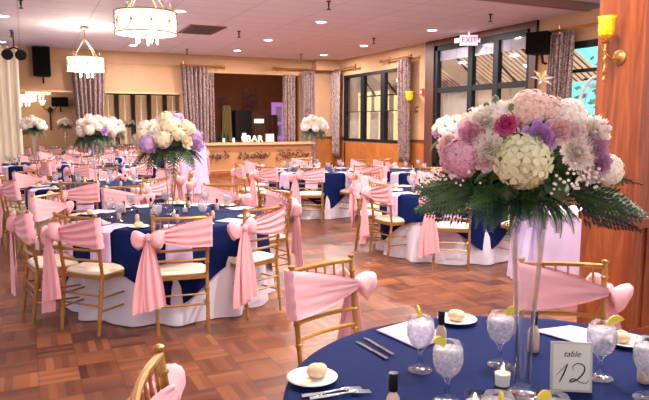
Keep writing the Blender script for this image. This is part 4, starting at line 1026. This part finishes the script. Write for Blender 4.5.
def table(c, R, desc, seats, near=True, arrn=None, setn=True, ovr=.785, trot=.6, nap=True):
    loc = (c[0], c[1], 0); key = ('t', R)
    if key not in SK: SK[key] = make_table(R)
    place(SK[key], loc, 0, 'round table under the cloths, %s' % desc, 'table', 'round banquet tables')
    cloth('skirt', R, 'white floor length skirt of the %s' % desc, 'tablecloth', 'white table skirts', loc, trot)
    cloth('over', R, 'navy blue overlay cloth on the %s' % desc, 'tablecloth', 'navy tablecloths', loc, trot)
    ws = words([s[0] for s in seats], c)
    for i, s in enumerate(seats):
        ang, d = s[0], s[1]; zr = s[2] if len(s) > 2 else 0; wd = ws[ang]
        place_chair(c, ang, d, desc, wd, near, zr, idx=i)
        if not setn: continue
        a = math.radians(ang); u = (math.cos(a), math.sin(a)); tv = (-u[1], u[0]); rz = a-PI/2
        def at(r, t_): return (c[0]+u[0]*r+tv[0]*t_, c[1]+u[1]*r+tv[1]*t_, .7605)
        if R not in NAPS: NAPS[R] = reg(napkin_mesh(R).build('napkin', 'lavender_satin', solid=.002))
        if nap: place(NAPS[R], (c[0], c[1], 0.001), rz, 'lavender napkin, %s seat of the %s' % (wd, desc), 'napkin', 'lavender napkins')
        place(PLT, at(R-.14, .22), rz, 'white bread plate, %s seat of the %s' % (wd, desc), 'plate', 'bread plates')
        if near or i % 2 == 0: p = at(R-.14, .22); place(BUN, (p[0], p[1], p[2]+.006), rz+i, 'bread roll, %s seat of the %s' % (wd, desc), 'bread roll', 'bread rolls')
        place(GOBF, at(R-.33, -.14), rz, 'water goblet, %s seat of the %s' % (wd, desc), 'goblet', 'water goblets')
        place(BOT, at(R-.36, .02), rz, 'black-capped little bottle, %s seat of the %s' % (wd, desc), 'bottle', 'favor bottles')
    if arrn is not None:
        ov = place(VASE, (c[0], c[1], .7605), 0, 'tall clear glass vase at the centre of the %s' % desc, 'vase', 'tall glass vases')
        ai, sc, dz = arrn; ov.scale = (1, 1, 1+(dz+.02)/.52); o = place(ARR[ai], (c[0], c[1], 1.36+dz), ai*.7+c[0], 'pastel flowers on the vase of the %s' % desc, 'flowers', 'floral centrepieces'); o.scale = (sc, sc, sc)
        if near:
            for k in range(3):
                a = k*2.1+.5; place(VOT, (c[0]+.17*math.cos(a), c[1]+.17*math.sin(a), .7605), 0, 'lit votive candle %s the vase, %s' % (('right of', 'behind', 'in front of')[k], desc), 'candle', 'votive candles')

T2 = (1.17, 5.77)
table(T2, .84, 'near left navy table', [(191, 1.0), (221, .90), (262, .90), (304, .84, -.2), (12, .95), (55, 1.15), (99, 1.2), (138, 1.1)], True, (0, 1.12, .05))
T3 = (.86, 9.1)
table(T3, .84, 'second left navy table', [(203, .92), (168, .95), (255, 1.0), (300, .95), (345, 1.0), (30, 1.0), (80, 1.1), (130, 1.1)], True, (1, 1.0, .10))
T5 = (4.65, 10.3)
table(T5, .84, 'navy table before the bar', [(243, 1.1), (212, 1.15), (180, 1.15), (288, .95), (330, 1.0), (20, 1.0), (75, 1.1), (125, 1.1)], True, (2, .95, .15))
T6 = (4.8, 6.45)
table(T6, .84, 'right navy table by the window', [(234, .92), (184, .85), (150, .95), (285, .95), (330, 1.0), (20, 1.0), (65, 1.1), (110, 1.1)], True, (1, 1.0, .08))
table((6.5, 9.3), .84, 'table hidden behind the near flowers', [(190, 1.05), (235, 1.0), (100, 1.1), (285, 1.0)], False, None)
table((1.5, 12.7), .84, 'third left table', [(15+45*i, 1.0) for i in range(8)], False, (2, .95, .12))
table((.17, 14.4), .84, 'table beside the white drape', [(5+45*i, 1.0) for i in range(8)], False, (2, .95, .16))
table((1.45, 16.8), .84, 'table under the patterned curtain', [(10+45*i, 1.0) for i in range(8)], False, None)

table((1.1, 20.6), .76, 'annex table nearest the opening', [(25+45*i, .95) for i in range(8)], False, (2, .8, .22))
table((3.0, 20.7), .76, 'annex table below the rear windows', [(45*i, .92) for i in range(8)], False, (2, .62, .22))
table((3.3, 17.2), .76, 'table between patterned curtain and lavender table', [(10+45*i, .95) for i in range(8)], False, (1, .62, .22))

# lavender cocktail table in front of the bar
t = thing('cocktail_table', 'tall round table draped in lavender near the bar curtain', 'table', (3.38, 14.6, 0))
MB().lathe([(0, 1.03), (.42, 1.03), (.42, 1.05), (0, 1.05)], n=30, cap=False).build('top', 'white_cloth', t); MB().tube([(0, 0, 0), (0, 0, 1.03)], .04).build('post', 'black_metal', t)
o = MB().lathe([(.001, 1.056), (.425, 1.056), (.43, 1.0), (.44, .6), (.50, .01)], n=96, cap=False, fn=lambda a, i: 1+(.03*i/4)*math.sin(a*14)).build('table_skirt', 'lav_tulle', smooth='full'); o.location = (3.38, 14.6, 0)
tag(o, 'lavender pleated cloth over the tall table near the bar curtain', 'tablecloth')

# lavender covered side table between the column and the right table
gt = thing('side_table', 'rectangular side table between the oak column and the right table', 'table', (4.93, 4.42, 0), -YAW)
MB().bb(-.62, .62, -.32, .32, .70, .745).build('tabletop', 'counter_front', gt, smooth=False)
for sx in (-1, 1):
    for sy in (-1, 1): MB().tube([(sx*.55, sy*.26, 0), (sx*.55, sy*.26, .7)], .016, 6).build('leg', 'black_metal', gt)
def rectskirt(hx, hy, z0, z1, amp):
    n = 160; vs = []; fs = []; per = []
    for k in range(n):
        q = 4*k/n; s = int(q); fr = q-s; cs = [(-1, -1), (1, -1), (1, 1), (-1, 1)]; a, b2 = cs[s], cs[(s+1) % 4]; per.append((a[0]+(b2[0]-a[0])*fr, a[1]+(b2[1]-a[1])*fr))
    rows = 7
    for i in range(rows):
        v = i/(rows-1)
        for k, (x, y) in enumerate(per):
            o = .01+v*amp*(1+math.sin(k*.9)); vs.append((x*(hx+o), y*(hy+o), z1+(z0-z1)*v))
    for i in range(rows-1):
        for k in range(n): fs.append((i*n+k, i*n+(k+1) % n, (i+1)*n+(k+1) % n, (i+1)*n+k))
    fs.append(tuple(range(n))); m = MB(); m.add(vs, fs); return m
o = rectskirt(.62, .32, .012, .75, .02).build('lavender_tablecloth', 'lav_tulle'); o.location = (4.93, 4.42, 0); o.rotation_euler = (0, 0, -YAW); tag(o, 'lavender floor length cloth on the side table by the oak column', 'tablecloth')
o = MB().bb(-.635, .635, -.335, .335, .752, .758).build('white_table_runner', 'white_cloth', smooth=False); o.location = (4.93, 4.42, 0); o.rotation_euler = (0, 0, -YAW); tag(o, 'white top cloth over the lavender side table', 'tablecloth')
def tul(u, v):
    return (-.66-.13*v+.02*math.sin(u*9), -.36+(u-.5)*.22*(.4+v)+.02*math.sin(v*7), .80-.72*v)
o = MB().grid(tul, 14, 12).build('tulle_ribbon', 'lav_tulle', solid=.003); o.location = (4.93, 4.42, 0); o.rotation_euler = (0, 0, -YAW); tag(o, 'lavender tulle ribbon hanging from the left corner of the side table', 'ribbon')

# ------------------------------------------------------------------ near table with place settings
T1 = (1.41, 1.385); R1 = .80; ZT = .7605
place(make_table(R1), (T1[0], T1[1], 0), 0, 'round banquet table under the near navy cloth', 'table', 'round banquet tables')
cloth('skirt', R1, 'white skirt below the near navy tablecloth', 'tablecloth', 'white table skirts', (T1[0], T1[1], 0), .3)
cloth('over', R1, 'near navy blue tablecloth filling the bottom right of the photo', 'tablecloth', 'navy tablecloths', (T1[0], T1[1], 0), .3, half=1.12)
def chair_posts(pl, pr, label, slabel, si, sc=1):
    """chair from the tops of its two back posts: pl is its local -X side"""
    v = Vector((pr[0]-pl[0], pr[1]-pl[1])); rz = math.atan2(v.y, v.x); mid = ((pl[0]+pr[0])/2, (pl[1]+pr[1])/2)
    p = (mid[0]-.246*math.sin(rz), mid[1]+.246*math.cos(rz), 0)
    place(CHAIR, p, rz, label, 'chair', 'gold banquet chairs'); place(SASH[si], p, rz, slabel, 'sash', 'pink chair sashes')
chair_posts((1.49, 2.83), (1.10, 2.71), 'gold banquet chair behind the near navy table, beside the knives', 'wide pink sash with bow on the chair nearest the knives', 0)
chair_posts((2.545, 2.17), (2.22, 2.39), 'gold banquet chair behind the near navy table beside the oak column', 'pink sash with knot beside the oak column', 1)
chair_posts((.335, 1.885), (.20, 1.505), 'gold banquet chair cut off by the lower left edge of the view', 'pink sash bow on the cut off chair at the lower edge', 2)
o = place(VASE, (1.33, 1.41, ZT), 0, 'tall flared glass vase standing on the near navy table', 'vase', 'tall glass vases')
def plate_at(x, y, lab, bun=(0, 0), rz=0):
    place(PLT, (x, y, ZT), rz, 'white bread plate ' + lab, 'plate', 'bread plates'); place(BUN, (x+bun[0], y+bun[1], ZT+.006), rz, 'bread roll on the plate ' + lab, 'bread roll', 'bread rolls')
plate_at(.80, 1.79, 'at the left rim of the near navy table', (.022, .01), .4)
plate_at(1.60, 2.09, 'at the far rim of the near navy table', (.0, .005), 2)
plate_at(2.02, 1.60, 'at the right rim of the near table behind the card', (-.02, .01), 1)
t = thing('butter_pat', 'small yellow butter pat on the left bread plate', 'butter', (.765, 1.762, ZT+.0085), .5); MB().bb(-.018, .018, -.011, .011, 0, .006).build('pat', 'butter', t, smooth=False)
for x, y, rz, lab in ((1.165, 1.715, -1.9, 'with lemon left of the vase, nearest the knives'), (1.44, 1.64, 2.4, 'just behind the tall vase'), (1.66, 1.41, 2.6, 'behind the table number card'), (1.10, 1.475, 0.2, 'at the bottom edge left of the vase'), (1.66, 1.235, 1.2, 'at the lower right edge of the view'), (.985, 1.12, 1.0, 'cut off by the bottom edge below the vase'), (1.10, 1.06, .2, 'cut off by the bottom edge below the card')):
    place(GOB, (x, y, ZT), rz, 'stemmed goblet of iced water and lemon ' + lab, 'goblet', 'water goblets').scale = (1.15, 1.15, 1.05)
for x, y, lab in ((1.335, 1.835, 'behind the goblet at the far left'), (.875, 1.415, 'nearest the fork at the lower edge'), (1.64, 1.69, 'behind the tall vase'), (1.76, 1.325, 'at the right edge of the view')):
    o = place(BOT, (x, y, ZT), 0, 'favor bottle with black cap on the near table ' + lab, 'bottle', 'favor bottles'); o.scale = (1.12, 1.12, 1.36)
place(KNF, (1.115, 1.845, ZT), -.02, 'steel knife on the near navy table, left of the pair', 'knife', 'table knives').rotation_euler[2] = .06
place(KNF, (1.155, 1.87, ZT), .0, 'steel knife on the near navy table, right of the pair', 'knife', 'table knives').rotation_euler[2] = .02
for (x, y, tx, ty), lab in (((.72, 1.69, .87, 1.67), 'nearest the plate'), ((.735, 1.665, .885, 1.64), 'farther from the plate')):
    place(FRK, (x, y, ZT), rot_of(tx-x, ty-y), 'steel fork on the near navy table ' + lab, 'fork', 'table forks')
place(KNF, (1.93, 1.38, ZT), -1.2, 'steel knife at the right edge of the near navy table', 'knife', 'table knives')
place(VOT, (1.28, 1.49, ZT), 0, 'lit votive candle in clear glass right behind the tall vase', 'candle', 'votive candles').location = (1.325, 1.492, ZT)
place(VOT, (1.115, 1.365, ZT), 0, 'lit votive candle cut off by the bottom edge left of the vase', 'candle', 'votive candles')
for k, (p0, p1, p2, p3, lab) in enumerate((((1.235, 2.13), (1.50, 2.19), (1.42, 1.93), (1.27, 1.88), 'on the near table beyond the knives'), ((1.80, 1.86), (1.98, 1.84), (2.04, 1.70), (1.86, 1.62), 'before the chair by the oak column'))):
    m = MB(); q = [Vector((a, b_, ZT)) for a, b_ in (p0, p1, p2, p3)]; c = sum(q, Vector())/4
    def f(u, v): 
        a = q[0].lerp(q[1], u); b_ = q[3].lerp(q[2], u); r = a.lerp(b_, v); return r-c+Vector((0, 0, .004+.0015*math.sin(u*8)*math.sin(v*6)))
    m.grid(f, 8, 8); o = m.build('napkin', 'lavender_satin', solid=.004); o.location = c; tag(o, 'pale lavender napkin laid flat ' + lab, 'napkin', 'lavender napkins')
# table number card
t = thing('table_number_card', 'cream framed table number card reading table 12', 'table card', (1.492, 1.372, ZT), -.55)
TILT = -.10
t.rotation_euler = (TILT, 0, -.545); W, Hh = .125, .155
MB().bb(-W/2, W/2, -.003, .003, 0, Hh).build('frame', 'card_edge', t, smooth=False)
MB().bb(-W/2+.007, W/2-.007, -.0045, -.003, .007, Hh-.007).build('card_face', 'card', t, smooth=False)
text_mesh('table', .026, .0003, 'ink', 'small_word', t, (0, -.005, .118), (PI/2, 0, 0), .35)
def stroke(pts, w0, w1, n=40):
    """calligraphic stroke: thin tube along a smooth curve, thicker mid-way"""
    P = [Vector((a, -.0055, b_)) for a, b_ in pts]; out = []
    for i in range(len(P)-1):
        p0, p1, p2, p3 = P[max(i-1, 0)], P[i], P[i+1], P[min(i+2, len(P)-1)]
        for k in range(8):
            s = k/8; out.append(.5*((2*p1)+(p2-p0)*s+(2*p0-5*p1+4*p2-p3)*s*s+(3*p1-p0-3*p2+p3)*s**3))
    out.append(P[-1]); N = len(out); return out, [w0+(w1-w0)*math.sin(PI*i/(N-1)) for i in range(N)]
m = MB()
for pts, a, b_ in (([(-.045, .052), (-.03, .068), (-.012, .088)], .0005, .0008), ([(-.012, .088), (-.022, .06), (-.036, .03)], .0012, .0022),
                   ([(.006, .068), (.004, .08), (.018, .090), (.036, .084), (.038, .066), (.022, .044), (.0, .032), (-.004, .036), (.008, .042), (.026, .032), (.044, .030), (.052, .040)], .0006, .0021)):
    P, r = stroke(pts, a, b_); m.tube(P, r, 6)
m.build('numerals', 'ink', t)
MB().bb(-.03, .03, .003, .045, 0, .003).build('stand', 'card_edge', t, smooth=False)
# clean helper keys
for o in bpy.data.objects:
    if '_used' in o: del o['_used']
